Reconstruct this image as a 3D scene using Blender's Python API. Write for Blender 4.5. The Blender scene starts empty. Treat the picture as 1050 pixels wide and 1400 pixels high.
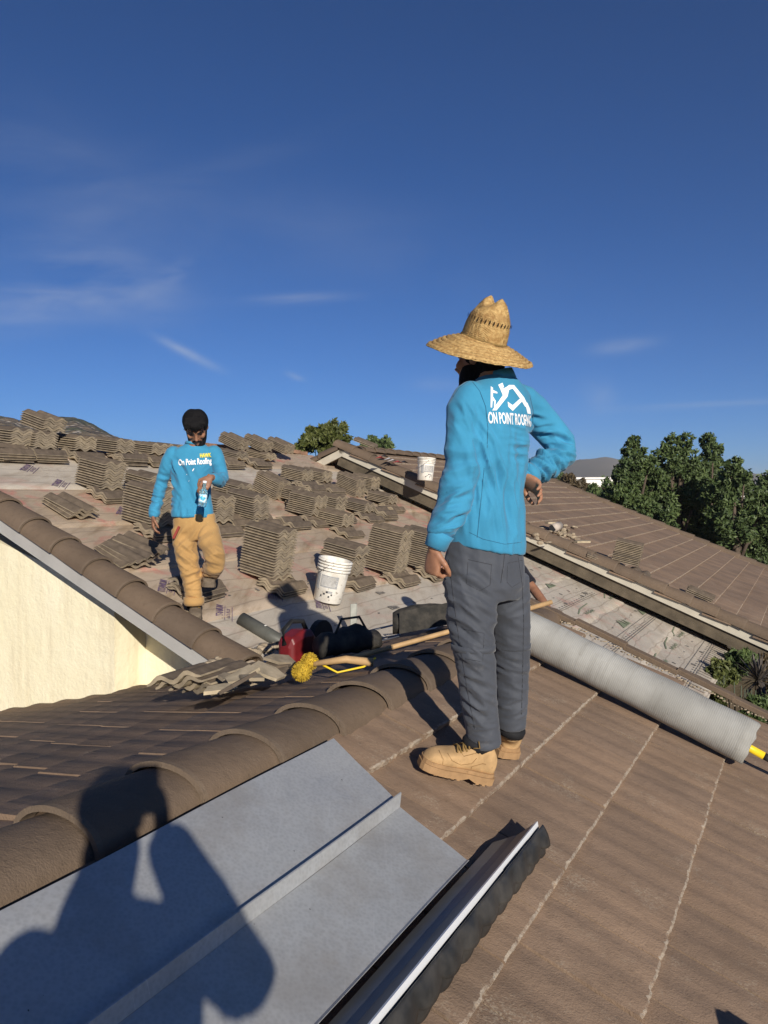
import bpy, bmesh, math, random
import numpy as np
from mathutils import Vector, Matrix, noise, Quaternion
from mathutils.bvhtree import BVHTree
random.seed(7); np.random.seed(7)
S = bpy.context.scene
COL = S.collection

# ---------------------------------------------------------------- camera
FPX, HX, HY = 1051.0, 525.0, 675.0          # focal length and horizon in photo pixels (1050 x 1400)
cam_d = bpy.data.cameras.new('camera'); cam = bpy.data.objects.new('camera', cam_d); COL.objects.link(cam)
cam.location = (0, 0, 0); cam.rotation_euler = (math.radians(90), 0, 0)
cam_d.sensor_width = 36; cam_d.lens = FPX/1400*36; cam_d.shift_y = -25/1400
cam_d.clip_start = 0.05; cam_d.clip_end = 60000
S.camera = cam

# ---------------------------------------------------------------- sun + sky
SUNDIR = Vector((-1.44, 4.70, -1.75)).normalized()      # the way the light travels
sun_el = math.asin(-SUNDIR.z); sun_az = math.atan2(-SUNDIR.x, -SUNDIR.y)
sd = bpy.data.lights.new('sun', 'SUN'); sd.energy = 5.0; sd.angle = math.radians(0.53); sd.color = (1, .93, .82)
sun = bpy.data.objects.new('sun', sd); COL.objects.link(sun)
sun.rotation_euler = SUNDIR.to_track_quat('-Z', 'Y').to_euler()
W = bpy.data.worlds.new('World'); S.world = W; W.use_nodes = True
wn, wl = W.node_tree.nodes, W.node_tree.links
for n in list(wn): wn.remove(n)
def wnode(t, **k):
    n = wn.new(t)
    for a, b in k.items(): setattr(n, a, b)
    return n
def wmath(op, a, b=None, c=None):
    n = wn.new('ShaderNodeMath'); n.operation = op
    for i, x in enumerate((a, b, c)):
        if x is None: continue
        if isinstance(x, (int, float)): n.inputs[i].default_value = x
        else: wl.new(x, n.inputs[i])
    return n.outputs[0]
sky = wnode('ShaderNodeTexSky', sky_type='NISHITA', sun_disc=False, sun_elevation=sun_el, sun_rotation=sun_az,
            altitude=3500, air_density=1.0, dust_density=0.1, ozone_density=1.0)
bg = wnode('ShaderNodeBackground'); bg.inputs[1].default_value = 0.054
out = wnode('ShaderNodeOutputWorld')
tc = wnode('ShaderNodeTexCoord'); sep = wnode('ShaderNodeSeparateXYZ'); wl.new(tc.outputs['Generated'], sep.inputs[0])
ay = wmath('MAXIMUM', sep.outputs[1], 0.05)
cx, cz = wmath('DIVIDE', sep.outputs[0], ay), wmath('DIVIDE', sep.outputs[2], ay)     # bearing and height of a direction
cmb = wnode('ShaderNodeCombineXYZ'); wl.new(cx, cmb.inputs[0]); wl.new(cz, cmb.inputs[1])
def wisp(px, py, lx, ly, ang, amt, sx, sy, soft=1.0):      # one thin cirrus streak
    x0, z0 = (px-HX)/FPX, (HY-py)/FPX; ca, sa = math.cos(math.radians(ang)), math.sin(math.radians(ang))
    dx, dz = wmath('SUBTRACT', cx, x0), wmath('SUBTRACT', cz, z0)
    a = wmath('ADD', wmath('MULTIPLY', dx, ca), wmath('MULTIPLY', dz, sa))
    b = wmath('SUBTRACT', wmath('MULTIPLY', dz, ca), wmath('MULTIPLY', dx, sa))
    r = wmath('ADD', wmath('POWER', wmath('ABSOLUTE', wmath('DIVIDE', a, lx/FPX)), 2.0), wmath('POWER', wmath('ABSOLUTE', wmath('DIVIDE', b, ly/FPX)), 2.0))
    g = wmath('EXPONENT', wmath('MULTIPLY', r, -1.0))
    mp = wnode('ShaderNodeMapping'); wl.new(cmb.outputs[0], mp.inputs[0]); mp.inputs['Rotation'].default_value = (0, 0, -math.radians(ang)); mp.inputs['Scale'].default_value = (sx, sy, 1)
    mp.inputs['Location'].default_value = (px*.01, py*.013, 0)
    nz = wnode('ShaderNodeTexNoise'); nz.inputs['Detail'].default_value = 5; nz.inputs['Roughness'].default_value = .55; nz.inputs['Scale'].default_value = 1; nz.inputs['Distortion'].default_value = .4
    wl.new(mp.outputs[0], nz.inputs['Vector'])
    mr = wnode('ShaderNodeMapRange'); mr.inputs[1].default_value = .36*soft; mr.inputs[2].default_value = .72; wl.new(nz.outputs[0], mr.inputs[0])
    return wmath('MULTIPLY', wmath('MULTIPLY', g, mr.outputs[0]), amt)
tot = None
for a in [(45, 418, 130, 26, 7, .42, 5, 22), (150, 385, 110, 50, -22, .22, 6, 16), (255, 482, 38, 6, -27, .50, 10, 30, .4), (240, 370, 26, 14, 40, .22, 14, 20),
          (405, 408, 60, 7, 3, .28, 7, 40, .6), (80, 240, 220, 70, -24, .10, 4, 12), (850, 473, 38, 9, 8, .26, 12, 26, .6), (404, 515, 12, 4, -20, .3, 12, 30, .3),
          (470, 330, 260, 60, -15, .07, 4, 9), (820, 540, 22, 26, 60, .14, 14, 14), (980, 553, 120, 5, 3, .2, 6, 40, .6), (600, 525, 30, 10, 0, .12, 12, 20), (120, 300, 300, 20, 20, .06, 4, 20)]:
    w_ = wisp(*a[:5], a[5]*1.05, *a[6:]); tot = w_ if tot is None else wmath('ADD', tot, w_)
tot = wmath('MULTIPLY', tot, wmath('GREATER_THAN', sep.outputs[1], 0.06))
mixc = wnode('ShaderNodeMix', data_type='RGBA'); mixc.inputs[7].default_value = (8.6, 9.2, 10.2, 1)
tint = wnode('ShaderNodeMix', data_type='RGBA', blend_type='MULTIPLY'); tint.inputs[0].default_value = 1; tint.inputs[7].default_value = (.32, .72, 1.30, 1)   # the camera's cool white balance
wl.new(sky.outputs[0], tint.inputs[6]); wl.new(tot, mixc.inputs[0]); wl.new(tint.outputs[2], mixc.inputs[6])
wl.new(mixc.outputs[2], bg.inputs[0]); wl.new(bg.outputs[0], out.inputs[0])

S.view_settings.view_transform = 'Standard'; S.view_settings.look = 'None'; S.view_settings.gamma = 1
S.view_settings.use_curve_mapping = False; S.view_settings.exposure = 0.2
S.render.engine = 'CYCLES'; S.cycles.use_denoising = True
S.cycles.max_bounces = 8; S.cycles.volume_bounces = 1

# ---------------------------------------------------------------- helpers
AZ = math.radians(28.9); SA, CA = math.sin(AZ), math.cos(AZ)
UD, VD, ZD = Vector((SA, CA, 0)), Vector((CA, -SA, 0)), Vector((0, 0, 1))    # along the ridges / down the right-hand slopes
def R(u, v, z): return Vector((SA*u+CA*v, CA*u-SA*v, z))
def ray(px, py): return Vector(((px-HX)/FPX, 1, (HY-py)/FPX))
def P(px, py, d): return ray(px, py)*d
def uv_of(p): return (SA*p.x+CA*p.y, CA*p.x-SA*p.y)
class Plane:                       # z = k0 + k1 * v
    def __init__(s, k0, k1): s.k0, s.k1 = k0, k1
    def z(s, v): return s.k0+s.k1*v
    def hit(s, px, py, dz=0):      # where the line of sight meets the roof
        r = ray(px, py); v = CA*r.x-SA*r.y
        d = (s.k0+dz)/(r.z-s.k1*v); return r*d
    def pt(s, u, v, h=0): return R(u, v, s.z(v))+s.n*h
    @property
    def n(s): return (ZD-VD*s.k1).normalized()
    @property
    def down(s): q = VD+ZD*s.k1; q = q if s.k1 < 0 else -q; return q.normalized()
PB, PBL = Plane(-1.595, -.40), Plane(-.443, .24)      # near roof, both slopes
PA = Plane(-2.827, -.41)                              # stripped deck
PC = Plane(-2.327, -.41)                              # far tiled roof
GROUND = -4.6

def tag(o, label=None, cat=None, group=None, kind=None):
    for k, x in (('label', label), ('category', cat), ('group', group), ('kind', kind)):
        if x: o[k] = x
    return o
def empty(name, loc, label=None, cat=None, group=None, kind=None):
    o = bpy.data.objects.new(name, None); COL.objects.link(o); o.location = loc; o.empty_display_size = .1
    return tag(o, label, cat, group, kind)
def world_of(o):
    m = o.matrix_basis.copy()
    return (world_of(o.parent) @ o.matrix_parent_inverse @ m) if o.parent else m
def adopt(c, p):
    if p is not None: c.parent = p; c.matrix_parent_inverse = world_of(p).inverted()
    return c
def place(name, me, M, parent=None):
    o = bpy.data.objects.new(name, me); COL.objects.link(o); o.matrix_basis = M; return adopt(o, parent)
def frame(o, x, y, z):
    M = Matrix.Identity(4)
    for i, a in enumerate((x, y, z)):
        for j in range(3): M[j][i] = a[j]
    for j in range(3): M[j][3] = o[j]
    return M
class MB:
    def __init__(s): s.v, s.f, s.m = [], [], []
    def add(s, vs, fs, mi=0):
        b = len(s.v); s.v += [tuple(x) for x in vs]; s.f += [tuple(i+b for i in f) for f in fs]; s.m += [mi]*len(fs); return s
    def box(s, c, sx, sy, sz, M=None, mi=0, rnd=0):
        c = Vector(c); vs = []
        for i in (-1, 1):
            for j in (-1, 1):
                for k in (-1, 1):
                    q = Vector((i*sx/2, j*sy/2, k*sz/2)); vs.append(c+(M @ q if M else q))
        return s.add(vs, [(0, 1, 3, 2), (4, 6, 7, 5), (0, 4, 5, 1), (2, 3, 7, 6), (0, 2, 6, 4), (1, 5, 7, 3)], mi)
    def hexa(s, b, t, mi=0):        # four bottom corners, four top corners
        return s.add(list(b)+list(t), [(3, 2, 1, 0), (4, 5, 6, 7), (0, 1, 5, 4), (1, 2, 6, 5), (2, 3, 7, 6), (3, 0, 4, 7)], mi)
    def rings(s, rs, cap=True, mi=0, closed=True):
        n = len(rs[0]); vs = [q for r in rs for q in r]; fs = []
        for i in range(len(rs)-1):
            for j in range(n if closed else n-1):
                k = (j+1) % n; fs.append((i*n+j, i*n+k, (i+1)*n+k, (i+1)*n+j))
        if cap: fs.append(tuple(range(n-1, -1, -1))); fs.append(tuple((len(rs)-1)*n+j for j in range(n)))
        return s.add(vs, fs, mi)
    def tube(s, pts, rad, n=12, ref=(0, 0, 1), cap=True, mi=0, dome=False, ph=0):
        pts = [Vector(p) for p in pts]; rs = []
        if not isinstance(rad, (list, tuple)): rad = [rad]*len(pts)
        rad = [(r, r) if isinstance(r, (int, float)) else r for r in rad]
        L = len(pts)
        fr = []
        for i in range(L):
            t = (pts[min(i+1, L-1)]-pts[max(i-1, 0)]).normalized()
            rf = Vector(ref); a = rf-t*rf.dot(t)
            if a.length < .05: a = Vector((1, 0, 0))-t*t.x
            a.normalize(); b = t.cross(a); fr.append((t, a, b))
        if dome:
            P2, R2, F2 = [], [], []
            for sgn, i in ((-1, 0),):
                t, a, b = fr[0]; m = (rad[0][0]+rad[0][1])/2
                for q in (0.12, .45, .8): P2.append(pts[0]-t*m*math.sqrt(1-q*q)*.9); R2.append((rad[0][0]*q, rad[0][1]*q)); F2.append(fr[0])
            P2 += pts; R2 += rad; F2 += fr
            t = fr[-1][0]; m = (rad[-1][0]+rad[-1][1])/2
            for q in (.8, .45, .12): P2.append(pts[-1]+t*m*math.sqrt(1-q*q)*.9); R2.append((rad[-1][0]*q, rad[-1][1]*q)); F2.append(fr[-1])
            pts, rad, fr = P2, R2, F2
        for p, r, (t, a, b) in zip(pts, rad, fr):
            rs.append([p+a*r[0]*math.cos(2*math.pi*j/n+ph)+b*r[1]*math.sin(2*math.pi*j/n+ph) for j in range(n)])
        return s.rings(rs, cap, mi)
    def ball(s, c, rx, ry, rz, M=None, nu=14, nv=9, mi=0):
        c = Vector(c); rs = []
        for i in range(1, nv):
            th = math.pi*i/nv
            r = []
            for j in range(nu):
                ph = 2*math.pi*j/nu; q = Vector((rx*math.sin(th)*math.cos(ph), ry*math.sin(th)*math.sin(ph), -rz*math.cos(th)))
                r.append(c+(M @ q if M else q))
            rs.append(r)
        return s.rings(rs, True, mi)
    def mesh(s, name, mats, smooth=False):
        me = bpy.data.meshes.new(name); me.from_pydata(s.v, [], s.f)
        for m in (mats if isinstance(mats, (list, tuple)) else [mats]): me.materials.append(m)
        if any(s.m): me.polygons.foreach_set('material_index', s.m)
        if smooth: me.polygons.foreach_set('use_smooth', [True]*len(me.polygons))
        me.update(); return me
    def build(s, name, mats, parent=None, smooth=False, bevel=0):
        me = s.mesh(name, mats, smooth)
        o = bpy.data.objects.new(name, me); COL.objects.link(o); adopt(o, parent)
        if bevel:
            b = o.modifiers.new('bevel', 'BEVEL'); b.width = bevel; b.segments = 2; b.limit_method = 'ANGLE'
        return o
def smooth_by_angle(me, deg=40):
    me.polygons.foreach_set('use_smooth', [True]*len(me.polygons))
    bm = bmesh.new(); bm.from_mesh(me)
    for e in bm.edges:
        if len(e.link_faces) == 2 and e.calc_face_angle(0) > math.radians(deg): e.smooth = False
    bm.to_mesh(me); bm.free(); return me

# ---------------------------------------------------------------- materials
def lin(*c): return tuple(((x/255+.055)/1.055)**2.4 if x/255 > .04045 else x/255/12.92 for x in c)
class NT:
    def __init__(s, name):
        s.m = bpy.data.materials.new(name); s.m.use_nodes = True; s.n = s.m.node_tree.nodes; s.l = s.m.node_tree.links
        s.b = s.n['Principled BSDF']; s.tc = s.n.new('ShaderNodeTexCoord')
    def link(s, a, b): s.l.new(a, b)
    def set(s, i, x):
        if isinstance(x, (int, float, tuple)): i.default_value = x if not (isinstance(x, tuple) and len(x) == 3 and i.type == 'RGBA') else x+(1,)
        else: s.l.new(x, i)
    def coord(s, kind='Object', scale=(1, 1, 1), rot=(0, 0, 0), loc=(0, 0, 0)):
        src = s.tc.outputs[kind] if kind != 'Position' else s.geo('Position')
        mp = s.n.new('ShaderNodeMapping'); s.link(src, mp.inputs[0]); mp.inputs['Scale'].default_value = scale; mp.inputs['Rotation'].default_value = rot; mp.inputs['Location'].default_value = loc
        return mp.outputs[0]
    def geo(s, k): g = s.n.new('ShaderNodeNewGeometry'); return g.outputs[k]
    def noise(s, vec, scale, detail=4, rough=.55, dist=0):
        n = s.n.new('ShaderNodeTexNoise'); s.link(vec, n.inputs['Vector']); n.inputs['Scale'].default_value = scale; n.inputs['Detail'].default_value = detail; n.inputs['Roughness'].default_value = rough; n.inputs['Distortion'].default_value = dist
        return n.outputs[0]
    def voro(s, vec, scale, feat='F1'):
        n = s.n.new('ShaderNodeTexVoronoi'); n.feature = feat; s.link(vec, n.inputs['Vector']); n.inputs['Scale'].default_value = scale; return n.outputs[0]
    def wave(s, vec, scale, dist=0, axis='X', prof='SIN'):
        n = s.n.new('ShaderNodeTexWave'); n.bands_direction = axis; n.wave_profile = prof; s.link(vec, n.inputs['Vector']); n.inputs['Scale'].default_value = scale; n.inputs['Distortion'].default_value = dist; return n.outputs[1]
    def math(s, op, a, b=0, clamp=False):
        n = s.n.new('ShaderNodeMath'); n.operation = op; n.use_clamp = clamp; s.set(n.inputs[0], a); s.set(n.inputs[1], b); return n.outputs[0]
    def rng(s, x, a, b, c=0, d=1):
        n = s.n.new('ShaderNodeMapRange'); s.link(x, n.inputs[0])
        for i, q in enumerate((a, b, c, d)): n.inputs[i+1].default_value = q
        return n.outputs[0]
    def mix(s, f, a, b, mode='MIX'):
        n = s.n.new('ShaderNodeMix'); n.data_type = 'RGBA'; n.blend_type = mode; s.set(n.inputs[0], f); s.set(n.inputs[6], a); s.set(n.inputs[7], b); return n.outputs[2]
    def sep(s, vec): n = s.n.new('ShaderNodeSeparateXYZ'); s.link(vec, n.inputs[0]); return n.outputs
    def rand(s): return s.n.new('ShaderNodeObjectInfo').outputs['Random']
    def island(s): return s.geo('Random Per Island')
    def bump(s, h, strength=.3, dist=.01):
        n = s.n.new('ShaderNodeBump'); n.inputs['Strength'].default_value = strength; n.inputs['Distance'].default_value = dist; s.link(h, n.inputs['Height'])
        if s.b.inputs['Normal'].is_linked: s.l.new(s.b.inputs['Normal'].links[0].from_socket, n.inputs['Normal'])
        s.link(n.outputs[0], s.b.inputs['Normal'])
    def done(s, col, rough=.8, metal=0, spec=.3):
        s.set(s.b.inputs['Base Color'], col); s.set(s.b.inputs['Roughness'], rough); s.b.inputs['Metallic'].default_value = metal; s.b.inputs['Specular IOR Level'].default_value = spec
        return s.m
def simple(name, col, rough=.7, var=.25, scale=8, bump=0, metal=0, spec=.3, bscale=None, kind='Object'):
    t = NT(name); c = t.coord(kind); n = t.noise(c, scale, 5)
    dk = tuple(x*(1-var) for x in col); lt = tuple(min(1, x*(1+var)) for x in col)
    col_ = t.mix(t.rng(n, .3, .7), dk, lt)
    if bump: t.bump(t.noise(c, bscale or scale*6, 4), bump, .01)
    return t.done(col_, rough, metal, spec)
# ---- materials of the place
def tile_mat(name, base, edge=False):
    t = NT(name); c = t.coord('Position')
    n1, n2, n3 = t.noise(c, 2.3, 5), t.noise(c, 26, 4, .6), t.noise(c, 170, 2, .6)
    r = t.math('ADD', t.rand(), t.island())
    col = t.mix(t.rng(n1, .3, .72), tuple(x*.82 for x in base), tuple(x*1.14 for x in base))
    col = t.mix(t.math('MULTIPLY', t.rng(n2, .52, .75), .5), col, tuple(x*.66 for x in base))
    tint = t.mix(t.math('FRACT', t.math('MULTIPLY', r, 3.7)), (.90, .91, .93), (1.09, 1.07, 1.04))
    col = t.mix(1.0, col, tint, 'MULTIPLY')
    worn = t.math('MULTIPLY', t.rng(t.noise(c, 4.2, 6, .7), .55, .68), t.rng(t.noise(c, 110, 2, .6), .50, .57))          # sand showing through the worn paint
    pale = (.36, .30, .225)
    col = t.mix(t.math('MULTIPLY', worn, .12 if 'barrel' in name else .55), col, pale)
    scuff = t.rng(t.noise(t.coord('Position', scale=(4, 4, 4)), 9, 6, .75), .64, .72)
    col = t.mix(t.math('MULTIPLY', scuff, .08 if 'barrel' in name else .22), col, (.26, .225, .18))
    if edge: col = t.mix(t.math('MULTIPLY', t.rng(t.noise(c, 21, 6, .75), .40, .56), .9), col, (.40, .335, .26))
    pit = t.rng(t.noise(c, 60, 3, .6), .66, .72); col = t.mix(t.math('MULTIPLY', pit, .45), col, tuple(x*.45 for x in base)); t.bump(n3, .55, .005); t.bump(n2, .35, .01)
    return t.done(col, .82, 0, .25)
TILE = lambda: None
BROWN = (.232, .160, .110)
M_TILE, M_EDGE = tile_mat('painted_concrete_tile', BROWN), tile_mat('worn_tile_edge', BROWN, True)
M_CAP = tile_mat('barrel_tile_brown', (.150, .108, .075)); M_CAPE = tile_mat('barrel_tile_lip', (.165, .122, .086), False)
def raw_mat(name, base):
    t = NT(name); c = t.coord('Position'); n = t.noise(c, 14, 5); r = t.rand()
    col = t.mix(t.rng(n, .3, .7), tuple(x*.72 for x in base), tuple(x*1.22 for x in base))
    col = t.mix(1.0, col, t.mix(r, (.82, .82, .84), (1.14, 1.12, 1.06)), 'MULTIPLY')
    t.bump(t.noise(c, 120, 3), .4, .004); return t.done(col, .9, 0, .2)
M_RAW = raw_mat('bare_concrete_tile_side', (.27, .222, .16)); M_STOP = raw_mat('stacked_tile_top', (.135, .105, .078)); M_UNDER = raw_mat('pale_tile_underside', (.46, .38, .26))
t = NT('cream_stucco'); c = t.coord('Position'); n = t.noise(c, 1.2, 4)
col = t.mix(t.rng(n, .3, .7), (.81, .73, .50), (.86, .79, .58)); col = t.mix(t.math('MULTIPLY', t.rng(t.noise(c, 22, 4), .6, .75), .35), col, (.70, .60, .38))
col = t.mix(t.math('MULTIPLY', t.rng(t.noise(t.coord('Position', scale=(5, 5, .5)), 1.5, 5), .50, .72), .5), col, (.60, .50, .33)); t.bump(t.noise(c, 34, 5, .65), .45, .012); t.bump(t.noise(c, 7, 3), .35, .03); M_STUCCO = t.done(col, .92, 0, .15)
M_FASCIA = simple('weathered_pale_fascia_paint', (.47, .43, .35), .6, .10, 5, .1, bscale=60, kind='Position')
M_FASCIAG = simple('grey_fascia_paint', (.40, .385, .36), .55, .08, 4, .1, bscale=60, kind='Position')
M_SOFFIT = simple('dark_rafter_wood', (.10, .08, .055), .85, .3, 6, .3, kind='Position')
M_MORTAR = simple('crumbly_mortar', (.33, .265, .185), .95, .4, 18, .9, bscale=60, kind='Position')
# underlayment: pale grey synthetic sheet with dust, reddish scuffs and water marks
def under_mat(name, base, red, dirt):
    t = NT(name); c = t.coord('Position'); cs = t.coord('Position', rot=(0, 0, AZ), scale=(1.0, 1.0, 1.0))
    st = t.coord('Position', rot=(0, 0, AZ), scale=(5.5, .5, 5))        # streaks along the sheet
    n1, n2 = t.noise(cs, 1.1, 6, .62, .8), t.noise(st, 1.6, 6, .6)
    col = t.mix(t.rng(n1, .32, .7), tuple(x*.84 for x in base), tuple(min(.9, x*1.12) for x in base))
    col = t.mix(t.math('MULTIPLY', t.rng(n2, .5, .72), dirt), col, (.24, .17, .105))
    col = t.mix(t.math('MULTIPLY', t.rng(t.noise(cs, 1.7, 5, .6, 1.2), .54, .68), red), col, (.46, .185, .15))
    col = t.mix(t.math('MULTIPLY', t.rng(t.noise(c, 9, 6, .7), .6, .72), .4), col, (.24, .19, .14))
    col = t.mix(t.math('MULTIPLY', t.rng(t.noise(c, 75, 3, .6), .60, .66), .3), col, (.2, .16, .12))
    col = t.mix(t.math('MULTIPLY', t.rng(t.wave(t.coord('Position', rot=(0, 0, AZ), scale=(1, 1, 1)), 1.65, 2.5, 'X'), .975, .995), .42), col, (.17, .13, .10))
    t.bump(t.noise(st, 2.2, 5), .35, .02); t.bump(t.noise(c, 5, 4), .3, .02)
    return t.done(col, .6, 0, .35)
M_UND = [under_mat('underlayment_dusty_pink', (.415, .325, .235), .95, .95), under_mat('underlayment_trodden', (.445, .355, .265), .8, .85), under_mat('underlayment_clean_pale', (.48, .425, .35), .35, .45)]
M_PRINT = simple('faded_purple_print', (.16, .11, .17), .7, .35, 30, kind='Position'); M_PRINTG = simple('faded_green_print', (.19, .215, .14), .7, .25, 30, kind='Position'); M_PRINTB = simple('faded_dark_print', (.17, .155, .14), .7, .35, 30, kind='Position')
M_PLY = simple('plywood_edge', (.42, .32, .2), .85, .3, 20, .3, kind='Position')

# ---- ground, hills
def sheet(name, mat, fn, nx, ny, kind='structure'):
    vs = [fn(i/(nx-1), j/(ny-1)) for j in range(ny) for i in range(nx)]
    fs = [(j*nx+i, j*nx+i+1, (j+1)*nx+i+1, (j+1)*nx+i) for j in range(ny-1) for i in range(nx-1)]
    o = MB().add(vs, fs).build(name, mat, None, True); return tag(o, kind=kind)
t = NT('dry_suburban_ground'); c = t.coord('Position')
col = t.mix(t.rng(t.noise(c, .05, 6), .35, .68), (.155, .11, .075), (.075, .075, .04)); col = t.mix(t.rng(t.noise(c, .9, 5), .45, .7), col, (.2, .15, .11))
t.bump(t.noise(c, 3, 5), .6, .1); M_GROUND = t.done(col, .95, 0, .15)
sheet('ground', M_GROUND, lambda i, j: (-9000+18000*i, -3000+21000*j, GROUND), 2, 2)
t = NT('rocky_hillside'); c = t.coord('Position')
n = t.noise(c, .012, 6, .6); v = t.voro(c, .17); col = t.mix(t.rng(n, .36, .64), (.085, .068, .04), (.17, .125, .085))
col = t.mix(t.rng(v, .38, .2), col, (.40, .35, .29)); col = t.mix(t.rng(t.noise(c, .05, 5), .52, .62), col, (.055, .06, .03)); t.bump(v, 1, 4.0); M_HILL = t.done(col, .95, 0, .1)
t = NT('far_hillside'); c = t.coord('Position'); col = t.mix(t.rng(t.noise(c, .002, 6), .4, .6), (.09, .08, .06), (.15, .125, .095)); M_FAR = t.done(col, .95, 0, .1)
def hill(name, mat, pts, D, depth, nx, rough, label):
    # a ridge line from bearings (photo pixels) at distance D, rounded off in depth
    xs = [p[0] for p in pts]; ys = [p[1] for p in pts]
    def fn(i, j):
        px = xs[0]+(xs[-1]-xs[0])*i; py = np.interp(px, xs, ys); k = (j-.5)*2
        h = ((HY-py)/FPX*D-GROUND); prof = max(0, 1-abs(k)**1.5)
        d = D+k*depth
        x = (px-HX)/FPX*d; nz = noise.fractal(Vector((x/(rough*9), d/(rough*9), D)), 1.0, 2.1, 6)*rough
        return (x, d, GROUND-4+(h+4)*prof+nz*prof)
    return sheet(name, mat, fn, nx, 41)
hill('rocky_hill', M_HILL, [(-420, 640), (-300, 600), (-160, 560), (-60, 555), (0, 568), (18, 572), (34, 580), (60, 583), (84, 576), (102, 575), (128, 583), (150, 594), (200, 610), (300, 640), (420, 668)], 600, 220, 240, 6, '')
hill('distant_hills', M_FAR, [(300, 668), (640, 660), (740, 640), (790, 629), (828, 625), (850, 631), (900, 642), (960, 644), (1020, 646), (1060, 652), (1200, 648), (1400, 640), (1700, 660)], 2200, 550, 160, 7, '')

# ---- the house
house = empty('house', R(8, -3, GROUND), 'cream stucco house with brown concrete tile roofs, one slope stripped to underlayment', 'house')
def quad_slab(name, mat, pl, u0, u1, v0, v1, th=.1, h=0, parent=house):
    b = [pl.pt(u, v, h-th) for u, v in ((u0, v0), (u1, v0), (u1, v1), (u0, v1))]; tp = [pl.pt(u, v, h) for u, v in ((u0, v0), (u1, v0), (u1, v1), (u0, v1))]
    return MB().hexa(b, tp).build(name, mat, parent)
def wall(u0, u1, v0, v1, z0, z1a, z1b=None):           # upright block; top slopes from z1a at v0 to z1b at v1
    z1b = z1a if z1b is None else z1b
    return MB().hexa([R(u0, v0, z0), R(u1, v0, z0), R(u1, v1, z0), R(u0, v1, z0)], [R(u0, v0, z1a), R(u1, v0, z1a), R(u1, v1, z1b), R(u0, v1, z1b)]).build('wall', M_STUCCO, house)
A_U0, A_U1, A_V0, A_V1, VAL = 4.50, 12.85, -8.82, -1.05, -3.50
# walls under the stripped roof: the left bay stands forward, the right one is set back
wall(4.60, 9, -9.6, -5.15, GROUND, PA.z(-8.82)-.5, PA.z(-5.15)-.14)
wall(4.95, 9.2, -5.148, -3.0, GROUND, PA.z(-5.148)-.14, PA.z(-3.0)-.14)
wall(6.2, 12.5, -2.99, -2.6, GROUND, PA.z(-2.99)-.2, PA.z(-2.6)-.2)
wall(-3, 5.6, -6.5, 1.9, GROUND, PBL.z(-6.5)-.3, PBL.z(-6.5)-.3)
wall(13.02, 22.2, -7.8, -2.2, GROUND, PC.z(-7.8)-.12, PC.z(-2.2)-.12)
MB().hexa([R(12.99, v, PA.z(v)-.3) for v in (-8.6,)]+[R(13.018, -8.6, PA.z(-8.6)-.3), R(13.018, -1.10, PA.z(-1.1)-.3), R(12.99, -1.10, PA.z(-1.1)-.3)], [R(12.99, -8.6, PC.z(-8.6)-.9), R(13.018, -8.6, PC.z(-8.6)-.9), R(13.018, -1.10, PC.z(-1.1)-.1), R(12.99, -1.10, PC.z(-1.1)-.1)]).build('gable_board', simple('olive_gable_paint', (.13,.115,.075), .8, .15, 4, kind='Position'), house)  # dark olive strip: the overhang's shade on the gable wall, put into the colour
# deck boards + underlayment courses
deck = MB()
for (u0, u1, v0, v1) in ((A_U0, A_U1+.1, A_V0, VAL), (5.70, A_U1+.1, VAL, A_V1)):
    deck.hexa([PA.pt(u, v, -.10) for u, v in ((u0, v0), (u1, v0), (u1, v1), (u0, v1))], [PA.pt(u, v, -.012) for u, v in ((u0, v0), (u1, v0), (u1, v1), (u0, v1))])
deck = deck.build('roof_deck', M_PLY, house)
def und_strip(v0, v1, u0, u1, mi, k):
    mb = MB(); nu, nv = 60, 8; vs = []
    for j in range(nv):
        v = v0+(v1-v0)*j/(nv-1)
        for i in range(nu):
            u = u0+(u1-u0)*i/(nu-1); e = .006*noise.noise(Vector((u*1.9, v*3, k)))+.004*noise.noise(Vector((u*6, v*7, k)))
            e += .005*math.sin(u*2.1+k)*(j == nv-1)
            vs.append(PA.pt(u, v+(.02*noise.noise(Vector((u*.8, k, 3))) if j == nv-1 else 0), max(.0, e+.004+.006*j/(nv-1))))
    fs = [(j*nu+i, (j)*nu+i+1, (j+1)*nu+i+1, (j+1)*nu+i) for j in range(nv-1) for i in range(nu-1)]
    b = len(vs); vs += [Vector(vs[(nv-1)*nu+i])-PA.n*.014 for i in range(nu)]
    fs += [((nv-1)*nu+i, (nv-1)*nu+i+1, b+i+1, b+i) for i in range(nu-1)]
    mb.add(vs, fs).build('underlayment_course', M_UND[mi], deck, True)
vs_ = [-8.8, -7.92, -7.0, -6.1, -5.2, -4.32, -3.46, -2.6, -1.75, -1.03]
for k in range(len(vs_)-1):
    u0 = A_U0 if vs_[k+1] <= VAL+.1 else 5.70
    und_strip(vs_[k]-(.06 if k else 0), vs_[k+1], u0, A_U1+.08, 2 if k == 1 else (0 if k in (0, 2, 3) else (1 if k < 5 else 2)), k)
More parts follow.
